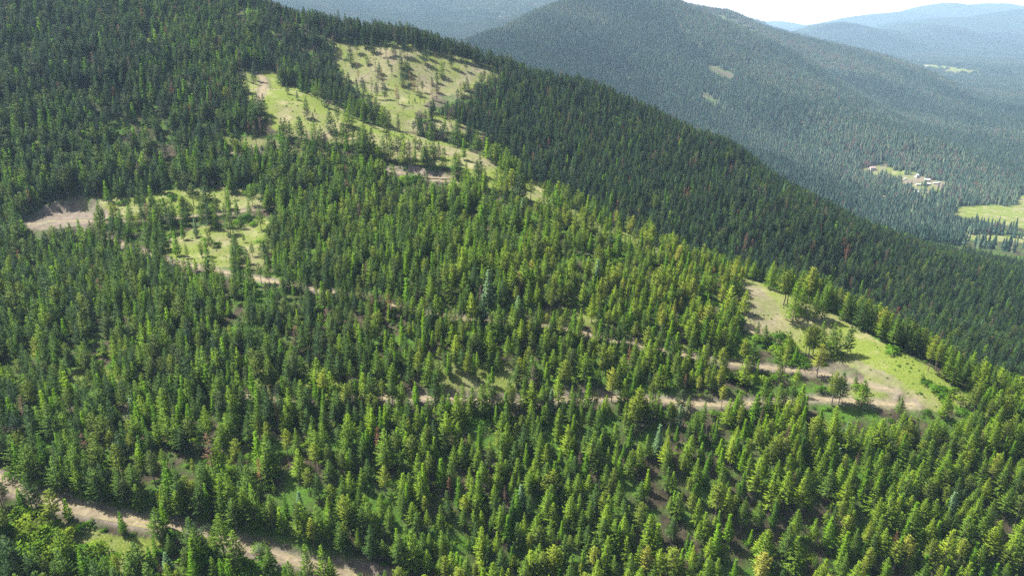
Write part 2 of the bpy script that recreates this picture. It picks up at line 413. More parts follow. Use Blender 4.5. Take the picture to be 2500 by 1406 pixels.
def attr(t, name, kind='GEOMETRY'):
    a = t.nodes.new('ShaderNodeAttribute'); a.attribute_name = name; a.attribute_type = kind
    return a
def bump(t, h, strength, dist):
    b = t.nodes.new('ShaderNodeBump'); b.inputs['Strength'].default_value = strength; b.inputs['Distance'].default_value = dist
    t.links.new(h, b.inputs['Height']); return b.outputs[0]

def mat_ground():
    m, t, N, L = newmat('hillside_ground'); bs = N['Principled BSDF']; bs.inputs['Roughness'].default_value = .95; bs.inputs['Specular IOR Level'].default_value = .1
    pos = N.new('ShaderNodeNewGeometry').outputs['Position']
    n1 = noise(t, .35, 6, .65, pos); n2 = noise(t, .06, 5, .6, pos); n3 = noise(t, 1.7, 3, .6, pos); n4 = noise(t, .02, 4, .6, pos)
    duff = ramp(t, n1, [(.3, (.022, .022, .013)), (.5, (.045, .038, .024)), (.72, (.095, .075, .052))])
    under = ramp(t, n3, [(.3, (.024, .065, .008)), (.7, (.085, .17, .02))])
    floor = mixc(t, mth(t, 'MULTIPLY', mth(t, 'SUBTRACT', n2, .44, True), 6.0, True), duff, under)
    dry = ramp(t, n1, [(.25, (.17, .165, .07)), (.5, (.27, .245, .135)), (.75, (.36, .30, .20))])
    lush = ramp(t, n3, [(.2, (.045, .08, .012)), (.5, (.13, .175, .028)), (.75, (.22, .25, .06))])
    n5 = noise(t, .9, 5, .7, pos)
    mead = mixc(t, mth(t, 'MULTIPLY', mth(t, 'SUBTRACT', n2, .50, True), 5.0, True), lush, dry)
    mead = mixc(t, mth(t, 'MULTIPLY', mth(t, 'SUBTRACT', n5, .54, True), 6.0, True), mead, (.085, .085, .035))
    mead = mixc(t, mth(t, 'MULTIPLY', mth(t, 'SUBTRACT', n4, .50, True), 4.0, True), mead, ramp(t, n1, [(.3, (.13, .10, .075)), (.7, (.29, .235, .18))]))
    soil = ramp(t, n1, [(.25, (.085, .070, .058)), (.55, (.180, .150, .122)), (.8, (.29, .25, .20))])
    farw = ramp(t, noise(t, .012, 8, .7, pos), [(.3, (.012, .028, .018)), (.6, (.028, .052, .026)), (.8, (.06, .08, .04))])
    c = mixc(t, attr(t, 'wood').outputs['Fac'], floor, farw)
    c = mixc(t, attr(t, 'pale').outputs['Fac'], c, mixc(t, n4, (.06, .10, .045), (.12, .145, .07)))
    c = mixc(t, attr(t, 'grass').outputs['Fac'], c, mead)
    c = mixc(t, attr(t, 'bare').outputs['Fac'], c, soil)
    L.new(c, bs.inputs['Base Color'])
    L.new(bump(t, mth(t, 'ADD', n3, n1), .5, .5), bs.inputs['Normal'])
    return m
def mat_road():
    m, t, N, L = newmat('dirt_road'); bs = N['Principled BSDF']; bs.inputs['Roughness'].default_value = .95; bs.inputs['Specular IOR Level'].default_value = .1
    pos = N.new('ShaderNodeNewGeometry').outputs['Position']
    cr = attr(t, 'across').outputs['Fac']
    n1 = noise(t, .5, 6, .65, pos); n2 = noise(t, .12, 4, .6, pos)
    dirt = ramp(t, n1, [(.25, (.115, .092, .066)), (.5, (.20, .165, .115)), (.8, (.32, .27, .195))])
    track = mth(t, 'ABSOLUTE', mth(t, 'SUBTRACT', mth(t, 'ABSOLUTE', cr), .42))
    weeds = mth(t, 'MULTIPLY', mth(t, 'SUBTRACT', mth(t, 'ADD', track, mth(t, 'MULTIPLY', n2, .9)), .72, True), 4.0, True)
    c = mixc(t, weeds, dirt, ramp(t, n1, [(.3, (.13, .13, .045)), (.7, (.30, .26, .12))]))
    L.new(c, bs.inputs['Base Color']); L.new(bump(t, n1, .4, .25), bs.inputs['Normal'])
    return m
def mat_leaf(name, stops, trans=.24, sc=.8, src='tint', tipc=None):
    m, t, N, L = newmat(name); bs = N['Principled BSDF']; bs.inputs['Roughness'].default_value = .62; bs.inputs['Specular IOR Level'].default_value = .12
    tint = attr(t, src, 'INSTANCER' if src == 'tint' else 'GEOMETRY').outputs['Fac']
    pos = N.new('ShaderNodeTexCoord').outputs['Object']
    n1 = noise(t, sc, 3, .6, pos)
    f = mth(t, 'ADD', tint, mth(t, 'MULTIPLY', mth(t, 'SUBTRACT', n1, .5), .5), True)
    if src != 'tint':
        f = mth(t, 'ADD', f, mth(t, 'SUBTRACT', attr(t, 'stand', 'INSTANCER').outputs['Fac'], .5), True)  # stand tone, with the gully shade carried in the colour
        f = mth(t, 'ADD', f, mth(t, 'MULTIPLY', mth(t, 'SUBTRACT', N.new('ShaderNodeObjectInfo').outputs['Random'], .5), .35), True)
    c = ramp(t, f, stops)
    L.new(c, bs.inputs['Base Color'])
    tr = N.new('ShaderNodeBsdfTranslucent'); L.new(c, tr.inputs[0])
    mx = N.new('ShaderNodeMixShader'); mx.inputs[0].default_value = trans
    L.new(bs.outputs[0], mx.inputs[1]); L.new(tr.outputs[0], mx.inputs[2]); L.new(mx.outputs[0], N['Material Output'].inputs[0])
    return m
def mat_plain(name, ca, cb, sc, rough=.85, spec=.2):
    m, t, N, L = newmat(name); bs = N['Principled BSDF']; bs.inputs['Roughness'].default_value = rough; bs.inputs['Specular IOR Level'].default_value = spec
    L.new(mixc(t, noise(t, sc, 5, .65, N.new('ShaderNodeTexCoord').outputs['Object']), ca, cb), bs.inputs['Base Color'])
    return m
M = {
 'ground': mat_ground(), 'road': mat_road(),
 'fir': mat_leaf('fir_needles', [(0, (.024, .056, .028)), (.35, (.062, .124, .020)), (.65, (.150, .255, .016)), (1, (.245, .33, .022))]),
 'pine': mat_leaf('pine_needles', [(0, (.038, .062, .030)), (.4, (.092, .142, .022)), (.75, (.20, .26, .022)), (1, (.31, .30, .055))]),
 'larch': mat_leaf('larch_needles', [(0, (.06, .15, .014)), (.5, (.14, .30, .012)), (1, (.24, .38, .014))], .45),
 'spruce': mat_leaf('spruce_needles', [(0, (.09, .18, .075)), (1, (.19, .29, .13))]),
 'dead': mat_leaf('dead_needles', [(0, (.12, .095, .075)), (.5, (.17, .09, .055)), (1, (.23, .09, .05))], .25),
 'shrub': mat_leaf('shrub_leaves', [(0, (.05, .14, .016)), (.5, (.12, .26, .018)), (1, (.24, .33, .028))], .45),
 'aspen': mat_leaf('aspen_leaves', [(0, (.10, .17, .085)), (1, (.20, .27, .14))], .45),
 'far': mat_leaf('haze_tinted_needles', [(0, (.022, .060, .040)), (.5, (.095, .165, .115)), (.85, (.20, .27, .155)), (.97, (.17, .145, .115)), (1, (.19, .125, .10))], .3, .05, 'ctint'),  # needle colour lightened and blued to carry some of the distance haze
 'bark': mat_plain('bark', (.075, .058, .048), (.24, .19, .16), 2.2),
 'greybark': mat_plain('grey_bark', (.12, .105, .095), (.30, .27, .25), 2.0),
}

# ------------------------------------------------------------------ ground sheet and road strips
def mesh_obj(name, V, F4, mat, attrs=None, smooth=False, parent=None, link=True, F3=None):
    me = bpy.data.meshes.new(name)
    V = np.asarray(V, np.float32)
    me.vertices.add(len(V)); me.vertices.foreach_set('co', V.ravel())
    lv, ls, k = [], [], 0
    for F in (F4, F3):
        if F is None or len(F) == 0: continue
        F = np.asarray(F, np.int32); n = F.shape[1]
        lv.append(F.ravel()); ls.append(k + np.arange(len(F)) * n); k += F.size
    lv = np.concatenate(lv); ls = np.concatenate(ls).astype(np.int32)
    me.loops.add(len(lv)); me.loops.foreach_set('vertex_index', lv)
    me.polygons.add(len(ls)); me.polygons.foreach_set('loop_start', ls)
    for an, arr in (attrs or {}).items():
        a = me.attributes.new(an, 'FLOAT', 'POINT'); a.data.foreach_set('value', np.asarray(arr, np.float32).ravel())
    me.update(calc_edges=True)
    me.polygons.foreach_set('use_smooth', np.full(len(ls), smooth))
    for mm in (mat if isinstance(mat, list) else [mat]):
        if mm: me.materials.append(mm)
    o = bpy.data.objects.new(name, me)
    if link: COL.objects.link(o)
    if parent: o.parent = parent
    return o
def struct(o, label):
    o['kind'] = 'structure'; o['label'] = label; return o

ii = np.arange(NR - 1)[:, None]; jj = np.arange(NA - 1)[None]
a = (ii * NA + jj).ravel()
rr = np.hypot(gx, gy)
wood = np.clip((rr - 4200) / 2500, 0, 1)
bare = np.maximum(BAREG.ravel() * np.clip(.75 + 1.2 * fbm(gx, gy, 16, 19, 4), 0, 1), np.clip(CUT.ravel() * (.55 + .9 * (fbm(gx, gy, 9, 17, 3) + .25)), 0, 1))
near_road = np.clip(1 - RD.ravel() / 1.2, 0, 1)
bare = np.maximum(bare, near_road * .8)
ground = mesh_obj('ground', np.c_[gx, gy, GZ.ravel()], np.c_[a, a + NA, a + NA + 1, a + 1], M['ground'],
                  {'grass': GRASS, 'bare': bare, 'pale': PALEG, 'wood': wood}, True)
struct(ground, 'steep forested hillsides and valley floor running out to hazy far hills')
hub = mesh_obj('ground', np.r_[np.c_[gx[:NA], gy[:NA], GZ[0]], [[0, 0, float(GZ[0].mean())]]], None, M['ground'], None, True,
               F3=np.c_[np.arange(NA - 1), np.arange(1, NA), np.full(NA - 1, NA)])
struct(hub, 'small round patch of slope straight below the viewpoint')

road_words = {'low': 'tan dirt road crossing the bottom left corner below the firs', 'pit': 'dirt road running from the bare gravel pit to the landing',
 'mid': 'long dirt road traversing the middle of the slope to the right ridge', 'upper': 'dirt road just under the upper grassy ridge',
 'bench': 'dirt road bench above the dense lower forest', 'ridge': 'short pale dirt track at the top of the upper meadow'}
for k, (Q, hw) in road_lines.items():
    n = len(Q); T = np.gradient(Q[:, :2], axis=0); T /= np.linalg.norm(T, axis=1)[:, None] + 1e-9
    S = np.c_[-T[:, 1], T[:, 0]]
    cs = np.linspace(-1, 1, 9); V = []
    for c in cs:
        wv = hw * (1 + .18 * fbm(Q[:, 0], Q[:, 1], 12, 33 + (c > 0), 3) * abs(c))
        P = Q[:, :2] + S * (c * wv)[:, None]
        V.append(np.c_[P, np.maximum(H(P[:, 0], P[:, 1]), Q[:, 2] - .3) + .12 - .1 * abs(c) ** 3])
    V = np.array(V)
    i0 = np.arange(8)[:, None]; j0 = np.arange(n - 1)[None]; b = (i0 * n + j0).ravel()
    struct(mesh_obj('road', V.reshape(-1, 3), np.c_[b, b + 1, b + n + 1, b + n], M['road'], {'across': np.repeat(cs, n)}, True), road_words[k])

# ------------------------------------------------------------------ tree shapes
class Leafy:
    def __init__(s, seed): s.r = np.random.RandomState(seed); s.V = []; s.lift = .55
    def blade(s, p, d, L, wd, up=(0, 0, 1), roll=.5):
        d = d / (np.linalg.norm(d) + 1e-9)
        sd = np.cross(d, up) + s.r.normal(0, roll, 3); sd -= d * sd.dot(d); sd /= np.linalg.norm(sd) + 1e-9
        m = p + d * L * .55
        s.V += [p, m + sd * wd * .5, p + d * L, m - sd * wd * .5]
    def build(s, name, mat):
        V = np.array(s.V); k = np.arange(0, len(V), 4); Q = V.reshape(-1, 4, 3)
        gn = np.cross(Q[:, 2] - Q[:, 0], Q[:, 3] - Q[:, 1]); gn /= np.linalg.norm(gn, axis=1)[:, None] + 1e-9
        c = Q.mean(1); out = c.copy(); out[:, 2] = 0; out /= np.linalg.norm(out, axis=1)[:, None] + .35
        out[:, 2] = s.lift + .9 * np.clip((c[:, 2] - V[:, 2].min()) / np.ptp(V[:, 2]) - .75, 0, .25) / .25
        out /= np.linalg.norm(out, axis=1)[:, None] + 1e-9
        flip = (gn * out).sum(1) < 0                    # turn every spray so that its upper face looks outward
        Q[flip] = Q[flip][:, ::-1]; gn[flip] *= -1
        me = mesh_obj(name, Q.reshape(-1, 3), np.c_[k, k + 1, k + 2, k + 3], mat, None, True, None, False).data
        nn = .38 * gn + .62 * out; nn /= np.linalg.norm(nn, axis=1)[:, None]
        me.normals_split_custom_set_from_vertices(np.repeat(nn, 4, 0).tolist())
        return me

def conifer(seed, Ht, Rad, base, prof, nw, nb, mat, slope=(-.25, .75), tw=.64, wid=.31, gap=0.0, dens=1.0):
    g = Leafy(seed); r = g.r; zb = Ht * base
    lean = r.normal(0, .012, 2)
    for i in range(nw):
        t = (i + .5 + r.uniform(-.35, .35)) / nw
        z = zb + (Ht - zb) * t * .985
        rad = Rad * prof(t) * r.uniform(.84, 1.12)
        n = max(3, int(round(nb * (1 - .45 * t) * dens)))
        a0 = r.uniform(0, 6.28)
        for b in range(n):
            if r.rand() < gap: continue
            az = a0 + 6.283 * b / n + r.normal(0, .22)
            L = max(.35, rad * r.uniform(.72, 1.14))
            d = np.array([math.cos(az), math.sin(az), 0]); sl = slope[0] + (slope[1] - slope[0]) * t + r.normal(0, .1)
            o = np.array([lean[0] * z, lean[1] * z, z + r.uniform(-.25, .25)])
            ns = max(2, int(L / .36))
            for q in range(ns):
                sfr = .22 + .78 * (q + .6) / ns
                p = o + d * L * sfr + np.array([0, 0, sl * L * sfr + .22 * L * sfr * sfr])
                ax = d + np.array([0, 0, sl + .4 * sfr])
                for sg in (-1, 1):
                    an = sg * r.uniform(.55, 1.05); c, sn = math.cos(an), math.sin(an)
                    td = np.array([d[0] * c - d[1] * sn, d[0] * sn + d[1] * c, ax[2] + r.normal(.05, .22)])
                    g.blade(p - d * .1, td, tw * r.uniform(.75, 1.25) * (.65 + .5 * (1 - sfr)) + .12 * L * (1 - sfr), wid * r.uniform(.8, 1.2))
                if r.rand() < .55: g.blade(p, ax + r.normal(0, .25, 3) + np.array([0, 0, .35]), tw * .8, wid)
            g.blade(o + d * L * .9 + np.array([0, 0, sl * L * .9 + .18 * L]), d + np.array([0, 0, sl + .45]), tw * 1.1, wid)
    top = np.array([lean[0] * Ht, lean[1] * Ht, Ht * .97])
    for k in range(7): g.blade(top - np.array([0, 0, .25 * k]), np.array([r.normal(0, .25), r.normal(0, .25), 1.0]), .9, .22)
    return g.build('crown', mat)

def trunk_mesh(seed, Ht, r0, mat, stubs=6, base=.25):
    r = np.random.RandomState(seed); V, F = [], []
    def tube(P, rad, n=6):
        st = len(V)
        for p, q in zip(P, rad):
            for k in range(n): V.append((p[0] + q * math.cos(6.2832 * k / n), p[1] + q * math.sin(6.2832 * k / n), p[2]))
        for i in range(len(P) - 1):
            for k in range(n): F.append((st + i * n + k, st + i * n + (k + 1) % n, st + (i + 1) * n + (k + 1) % n, st + (i + 1) * n + k))
    zs = np.array([-1.2, .3, Ht * .25, Ht * .5, Ht * .75, Ht * .96]); bend = r.normal(0, .12, (6, 2)); bend[:2] = 0
    tube([(bend[k, 0], bend[k, 1], zs[k]) for k in range(6)], r0 * np.array([1.25, 1.05, .86, .62, .36, .06]))
    for k in range(stubs):
        z = r.uniform(.1, base + .12) * Ht; az = r.uniform(0, 6.28); L = r.uniform(.5, 1.5); d = np.array([math.cos(az), math.sin(az), r.uniform(-.2, .3)])
        tube([np.array([0, 0, z]), np.array([0, 0, z]) + d * L], [.05, .02], 3)
    return mesh_obj('trunk', V, F, mat, None, True, None, False).data

def shrub_mesh(seed, mat, Rr=1.6, hh=1.5, n=420, stems=9):
    g = Leafy(seed); r = g.r
    lob = [(r.normal(0, Rr * .45), r.normal(0, Rr * .45), hh * r.uniform(.35, .75), r.uniform(.45, .8) * Rr * .7) for _ in range(stems)]
    for k in range(n):
        x, y, z, q = lob[r.randint(stems)]
        d = r.normal(0, 1, 3); d /= np.linalg.norm(d); d[2] = abs(d[2]) * .9 - .15
        p = np.array([x, y, z]) + d * q * r.uniform(.6, 1.05)
        p[2] = max(p[2], .03)
        g.blade(p, d + r.normal(0, .6, 3), r.uniform(.25, .5), r.uniform(.18, .34), roll=1.0)
    return g.build('shrub', mat)

pf = lambda t: (1 - t) ** .92 * 1.16 * min(1, (t + .10) / .26) ** .6
pp = lambda t: max(.10, math.sin(math.pi * min(1, .22 + .77 * t)) ** .85) * (1.06 - .22 * t)
pl = lambda t: (1 - t) ** 1.0 * 1.18 * min(1, (t + .12) / .25) ** .5
SPEC = {}     # kind -> list of (crown mesh, trunk mesh, height)
SPEC['fir'] = [(conifer(100 + k, Ht, Rd, bs, pf, nw, 9, M['fir']), trunk_mesh(200 + k, Ht, .24, M['bark'], 6, bs), Ht)
               for k, (Ht, Rd, bs, nw) in enumerate([(17, 4.7, .12, 17), (18, 4.3, .20, 18), (15.5, 4.5, .06, 16), (19, 4.7, .28, 16), (16.5, 4.0, .14, 17)])]
SPEC['pine'] = [(conifer(300 + k, Ht, Rd, bs, pp, nw, 9, M['pine'], (-.1, .7), .68, .34, .06), trunk_mesh(400 + k, Ht, .27, M['bark'], 8, bs), Ht)
                for k, (Ht, Rd, bs, nw) in enumerate([(18, 3.3, .34, 13), (19, 3.5, .42, 12), (17, 3.1, .38, 12), (16, 3.6, .30, 12)])]
SPEC['larch'] = [(conifer(500 + k, Ht, Rd, bs, pl, nw, 9, M['larch'], (0., .55), .75, .38), trunk_mesh(600 + k, Ht, .2, M['bark'], 3, bs), Ht)
                 for k, (Ht, Rd, bs, nw) in enumerate([(17, 2.6, .10, 20), (15, 2.7, .06, 18), (18, 2.8, .16, 20)])]
SPEC['spruce'] = [(conifer(700 + k, Ht, Rd, .08, pf, 19, 10, M['spruce'], (-.3, .4), .8, .44), trunk_mesh(800 + k, Ht, .22, M['bark'], 2, .1), Ht)
                  for k, (Ht, Rd) in enumerate([(18, 3.2), (16, 3.0)])]
SPEC['dead'] = [(conifer(900 + k, Ht, Rd, bs, pp, nw, 6, M['dead'], (-.1, .5), .55, .26, .25), trunk_mesh(950 + k, Ht, .2, M['greybark'], 12, bs), Ht)
                for k, (Ht, Rd, bs, nw) in enumerate([(16, 1.9, .25, 14), (17, 1.6, .35, 11), (15, 2.0, .2, 14)])]
SHRUBS = [shrub_mesh(1000 + k, M['shrub'], Rq, hq, 420, 9) for k, (Rq, hq) in enumerate([(1.7, 1.8), (2.0, 2.2), (1.4, 1.5)])]

# ------------------------------------------------------------------ where trees stand
T = {k: [] for k in SPEC}       # kind -> rows x, y, z, height factor, width factor, rot, tint, phrase
def put_tree(kind, x, y, z, h, wf, tint, phrase=''):
    T[kind].append([x, y, z, h, wf, R.uniform(0, 6.283), tint, phrase])

OPEN = [  # trees that stand clear in the photograph: base pixel, height in pixels, kind, tint, where
 (750,290,51,'fir',.15,'UP'),(809,324,59,'fir',.12,'UP'),(946,359,62,'pine',.3,'UP'),(825,301,45,'pine',.3,'UP'),(846,292,40,'fir',.2,'UP'),(702,230,30,'fir',.2,'UP'),(726,244,22,'fir',.25,'UP'),
 (786,258,50,'pine',.35,'UP'),(646,282,52,'fir',.2,'UP'),(599,198,32,'fir',.2,'UP'),(620,205,38,'fir',.15,'UP'),(925,319,40,'fir',.3,'UP'),(903,310,33,'pine',.4,'UP'),(889,302,45,'pine',.3,'UP'),(764,292,18,'fir',.3,'UP'),(769,278,14,'fir',.3,'UP'),
 (690,345,55,'fir',.15,'UP'),(712,352,56,'fir',.2,'UP'),(735,345,52,'pine',.2,'UP'),(770,405,60,'fir',.25,'UP'),(790,408,62,'pine',.2,'UP'),(806,405,58,'fir',.3,'UP'),(838,353,52,'pine',.2,'UP'),(850,358,56,'pine',.25,'UP'),(862,352,50,'pine',.2,'UP'),
 (880,375,60,'fir',.25,'UP'),(895,378,62,'pine',.25,'UP'),(908,374,60,'fir',.2,'UP'),(972,388,55,'pine',.3,'UP'),(985,385,58,'pine',.4,'UP'),(1000,390,50,'fir',.3,'UP'),(1015,390,55,'pine',.35,'UP'),(1028,392,52,'pine',.4,'UP'),(1042,390,46,'fir',.35,'UP'),
 (1058,385,42,'fir',.35,'UP'),(1072,388,44,'fir',.3,'UP'),(1086,377,18,'fir',.4,'UP'),(1112,395,24,'fir',.55,'UP'),(1122,402,22,'fir',.6,'UP'),(1172,432,54,'fir',.4,'UP'),(1240,445,60,'fir',.5,'UP'),(1294,452,54,'fir',.4,'UP'),
 (1880,706,60,'fir',.6,'RM'),(1912,746,82,'pine',.55,'RM'),(1920,750,88,'pine',.5,'RM'),(1934,788,95,'fir',.6,'RM'),(1954,770,82,'fir',.6,'RM'),(1985,785,70,'fir',.5,'RM'),(2005,778,76,'fir',.45,'RM'),(1974,870,78,'pine',.6,'RM'),(1966,868,70,'pine',.6,'RM'),(1984,866,70,'pine',.6,'RM'),
 (2004,843,56,'fir',.6,'RM'),(2027,860,70,'fir',.45,'RM'),(2039,872,66,'fir',.5,'RM'),(2067,868,72,'fir',.2,'RM'),(1994,920,78,'pine',.85,'RM'),(2265,907,68,'pine',.7,'RM'),(2285,900,58,'pine',.6,'RM'),(1811,898,70,'pine',.75,'RM'),(1915,908,62,'pine',.7,'RM'),
 (2062,782,62,'fir',.4,'RM'),(2075,787,66,'fir',.35,'RM'),(2090,795,66,'fir',.3,'RM'),(2102,804,72,'fir',.3,'RM'),(2114,810,70,'fir',.35,'RM'),(2128,816,68,'fir',.4,'RM'),(2180,843,72,'fir',.3,'RM'),(2200,852,74,'fir',.3,'RM'),(2215,858,74,'pine',.4,'RM'),(2230,866,72,'fir',.35,'RM'),(2242,872,70,'pine',.5,'RM'),(2308,910,66,'fir',.6,'RM'),
 (2030,990,80,'pine',.6,'RM'),(2047,988,76,'fir',.3,'RM'),(2250,933,24,'fir',.6,'RM'),(2086,940,24,'fir',.5,'RM'),(1848,820,35,'fir',.4,'RM'),(1866,840,45,'fir',.4,'RM'),(1900,715,22,'fir',.5,'RM'),
 (857,160,55,'fir',.15,'BM'),(872,134,42,'fir',.1,'BM'),(891,118,50,'fir',.1,'BM'),(911,130,42,'fir',.15,'BM'),(943,140,42,'pine',.2,'BM'),(995,139,46,'fir',.1,'BM'),(1016,135,42,'fir',.1,'BM'),(1038,158,48,'fir',.15,'BM'),(1048,145,40,'fir',.1,'BM'),(1102,166,46,'pine',.15,'BM'),
 (1132,148,44,'fir',.05,'BM'),(1194,158,40,'fir',.05,'BM'),(1219,156,40,'fir',.1,'BM'),(981,185,38,'fir',.2,'BM'),(990,184,36,'fir',.2,'BM'),(1001,181,26,'fir',.3,'BM'),
 (934,218,50,'dead',.55,'BM'),(924,214,48,'dead',.1,'BM'),(906,175,42,'dead',.1,'BM'),(918,190,46,'dead',.1,'BM'),(876,201,46,'dead',.8,'BM'),(969,254,50,'dead',.85,'BM'),(974,256,40,'dead',.7,'BM'),(1003,221,46,'dead',.8,'BM'),(1011,231,46,'dead',.8,'BM'),(1021,236,42,'dead',.4,'BM'),(1055,245,46,'dead',.7,'BM'),(1066,249,44,'dead',.5,'BM'),
 (1065,178,50,'dead',.2,'BM'),(1197,242,18,'dead',1.,'BM'),(985,281,32,'dead',.8,'BM'),(1158,168,20,'dead',.0,'BM'),
 (2000,582,36,'dead',.6,'FS'),(1990,572,34,'dead',.6,'FS'),(2014,568,34,'dead',.7,'FS'),(2385,1108,56,'dead',.7,'NF'),(1930,1212,58,'dead',.35,'NF'),(1738,702,48,'dead',.9,'NF'),(380,76,32,'dead',.9,'UL'),(240,53,26,'dead',.8,'UL'),(505,206,42,'dead',.7,'UL'),(525,202,40,'dead',.3,'UL'),(545,216,42,'dead',.3,'UL'),
 (300,32,26,'dead',.6,'UL'),(470,225,40,'dead',.2,'UL'),(610,332,40,'dead',.4,'UL'),(624,334,40,'dead',.4,'UL'),(638,331,40,'dead',.2,'UL'),(664,330,42,'dead',.0,'UL'),(603,806,40,'dead',.9,'NF'),(690,70,30,'dead',.5,'UL'),(725,75,30,'dead',.5,'UL'),(720,60,28,'dead',.6,'UL'),(1640,300,30,'dead',.7,'FS'),(1655,365,32,'dead',.4,'FS'),(1540,240,32,'dead',.2,'FS'),(1300,970,74,'dead',.05,'NF'),
 (994,686,70,'larch',.7,'NF'),(963,656,62,'larch',.8,'NF'),(949,651,56,'larch',.7,'NF'),(1382,722,48,'larch',.7,'NF'),(996,747,66,'larch',.5,'NF'),(1560,722,48,'larch',.5,'NF'),(924,626,66,'larch',.3,'NF'),(1636,840,56,'larch',.8,'NF'),(1088,674,48,'larch',.6,'NF'),(991,902,48,'larch',.7,'NF'),(1508,622,56,'larch',.5,'NF'),
 (1736,1240,58,'larch',.8,'NF'),(2040,1222,74,'larch',.8,'NF'),(2055,1372,74,'larch',.7,'NF'),(2062,1225,60,'larch',.7,'NF'),(1660,1400,60,'larch',.7,'NF'),(170,1270,50,'larch',.8,'NF'),(405,1290,60,'larch',.6,'NF'),(620,1245,60,'larch',.7,'NF'),(690,1300,60,'larch',.8,'NF'),(143,1005,55,'larch',.6,'NF'),
 (1193,745,86,'spruce',.6,'NF'),(1180,790,70,'spruce',.3,'NF'),(1265,785,62,'spruce',.7,'NF'),(735,1260,60,'spruce',.3,'NF'),(1345,1010,60,'spruce',.3,'NF'),(2060,1090,60,'spruce',.2,'NF'),
]
for k in range(64):              # the dark row along the far crest
    q = k / 63 + R.uniform(-.008, .008); uu = 770 + q * 480
    vv = np.interp(uu, [p_[0] for p_ in B_CREST], [p_[1] for p_ in B_CREST]) + R.uniform(0, 9) - 1
    OPEN.append((float(uu), float(vv), float(R.uniform(34, 52)), 'pine' if R.rand() < .25 else 'dead' if R.rand() < .08 else 'fir', float(R.uniform(.02, .2)), 'BM'))
for k in range(46):              # loose trees and small saplings over the far meadow and the draw below it
    uu = R.uniform(860, 1210); vv = np.interp(uu, [860, 1000, 1210], [125, 125, 178]) + R.uniform(8, 150)
    OPEN.append((float(uu), float(vv), float(R.uniform(12, 44)), ('fir', 'fir', 'pine', 'dead')[R.randint(4)], float(R.uniform(.02, .6)), 'BM'))
occupied = []
ob = drop([(u, v) for u, v, *_ in OPEN])
for (u, v, hp, kind, tint, wh), (x, y, z) in zip(OPEN, ob):
    dep = y * CP - (z - CZ) * SP
    c = CP + (703.0 - v) / F0 * SP
    put_tree(kind, x, y, z, hp * dep / F0 / c, R.uniform(.85, 1.15), tint, wh)
    occupied.append((x, y))
for rk, spans in {'mid': [(1120,1690,.9)], 'bench': [(540,1040,.95),(1060,1690,.62),(1860,1960,.6)], 'upper': [(480,600,.6),(720,915,.7)], 'pit': [(330,540,.45),(690,970,.85)]}.items():
    Q, hw = road_lines[rk]                   # trees standing just below the road edge
    for q in Q[::1]:
        uq = float(project(q[0], q[1], q[2])[0])
        for a_, b_, pr in spans:
            if a_ < uq < b_ and R.rand() < pr * .62:
                r_ = math.hypot(q[0], q[1]); d_ = R.uniform(hw + 1.2, hw + 5.5)
                X, Y = q[0] * (1 - d_ / r_) + R.normal(0, .6), q[1] * (1 - d_ / r_)
                kd = 'larch' if R.rand() < .2 else 'pine' if R.rand() < .25 else 'fir'
                put_tree(kd, X, Y, float(H(X, Y)), float(np.clip(R.normal(11.5, 2.4), 5, 17)), float(R.uniform(.8, 1.15)), float(np.clip(R.normal(.5, .18), 0, 1)), 'NF')
                occupied.append((X, Y))
occ = np.array(occupied)

def scatter(x0, x1, y0, y1, sp, jit=.42):
    X, Y = np.meshgrid(np.arange(x0, x1, sp, dtype=float), np.arange(y0, y1, sp * .88, dtype=float))
    X[1::2] += sp / 2
    X = X.ravel(); Y = Y.ravel()
    X = X + R.uniform(-jit, jit, X.shape) * sp; Y = Y + R.uniform(-jit, jit, Y.shape) * sp
    return X, Y
def in_frame(x, y, z, mu, mt, mb):
    u, v, d = project(x, y, z)
    return (d > 20) & (u > -mu) & (u < 2500 + mu) & (v > -mt) & (v < 1406 + mb)

x, y = scatter(-560, 800, 90, 1010, 4.05)
m = (np.hypot(x, y) < 1000); x, y = x[m], y[m]
z = H(x, y)
u, v, dep = project(x, y, z)
m = in_frame(x, y, z, 260, 150, 320); x, y, z, u, v, dep = [q[m] for q in (x, y, z, u, v, dep)]
keep = sample(KEEP, x, y); rd = sample(RD, x, y)
cl = fbm(x, y, 26, 77, 3); big = fbm(x, y, 90, 83, 3)
isB = sample(GZ, x, y) * 0
mid = np.clip(1 - np.abs(v - 700) / 260, 0, 1) * np.clip((u + 200) / 400, 0, 1)
p = np.clip(.90 - .16 * mid + (1.0 + .5 * mid) * cl, .04, 1) * keep
farside = dep > np.interp(u, [p_[0] for p_ in A_CREST], [p_[2] + 25 for p_ in A_CREST], left=9999)
p = np.where(farside, np.clip(.9 + .5 * cl, .3, 1) * keep, p)
p *= (rd > .2) & (sample(CUT, x, y) < .35)
ulz = np.clip((1150 - u) / 500, 0, 1) * np.clip((560 - v) / 250, 0, 1)
p = p * (1 - .30 * ulz - .12 * farside) + ulz * .5 * np.minimum(cl, 0)
p = np.where((rd > .2) & (rd < 10) & (sample(CUT, x, y) < .32) & (keep > .5), .97, p)
ok = R.rand(len(x)) < p
dmin = np.full(len(x), 99.0)
for i in range(0, len(x), 20000):
    dmin[i:i + 20000] = np.sqrt((x[i:i + 20000, None] - occ[:, 0]) ** 2 + (y[i:i + 20000, None] - occ[:, 1]) ** 2).min(1)
ok &= dmin > 2.6
ok &= R.rand(len(x)) > blocks(x, y, z, 15, CLEAR)
x, y, z, u, v, dep, cl, big, farside, rd = [q[ok] for q in (x, y, z, u, v, dep, cl, big, farside, rd)]
spn = fbm(x, y, 45, 121, 2); hgt = fbm(x, y, 60, 131, 3)
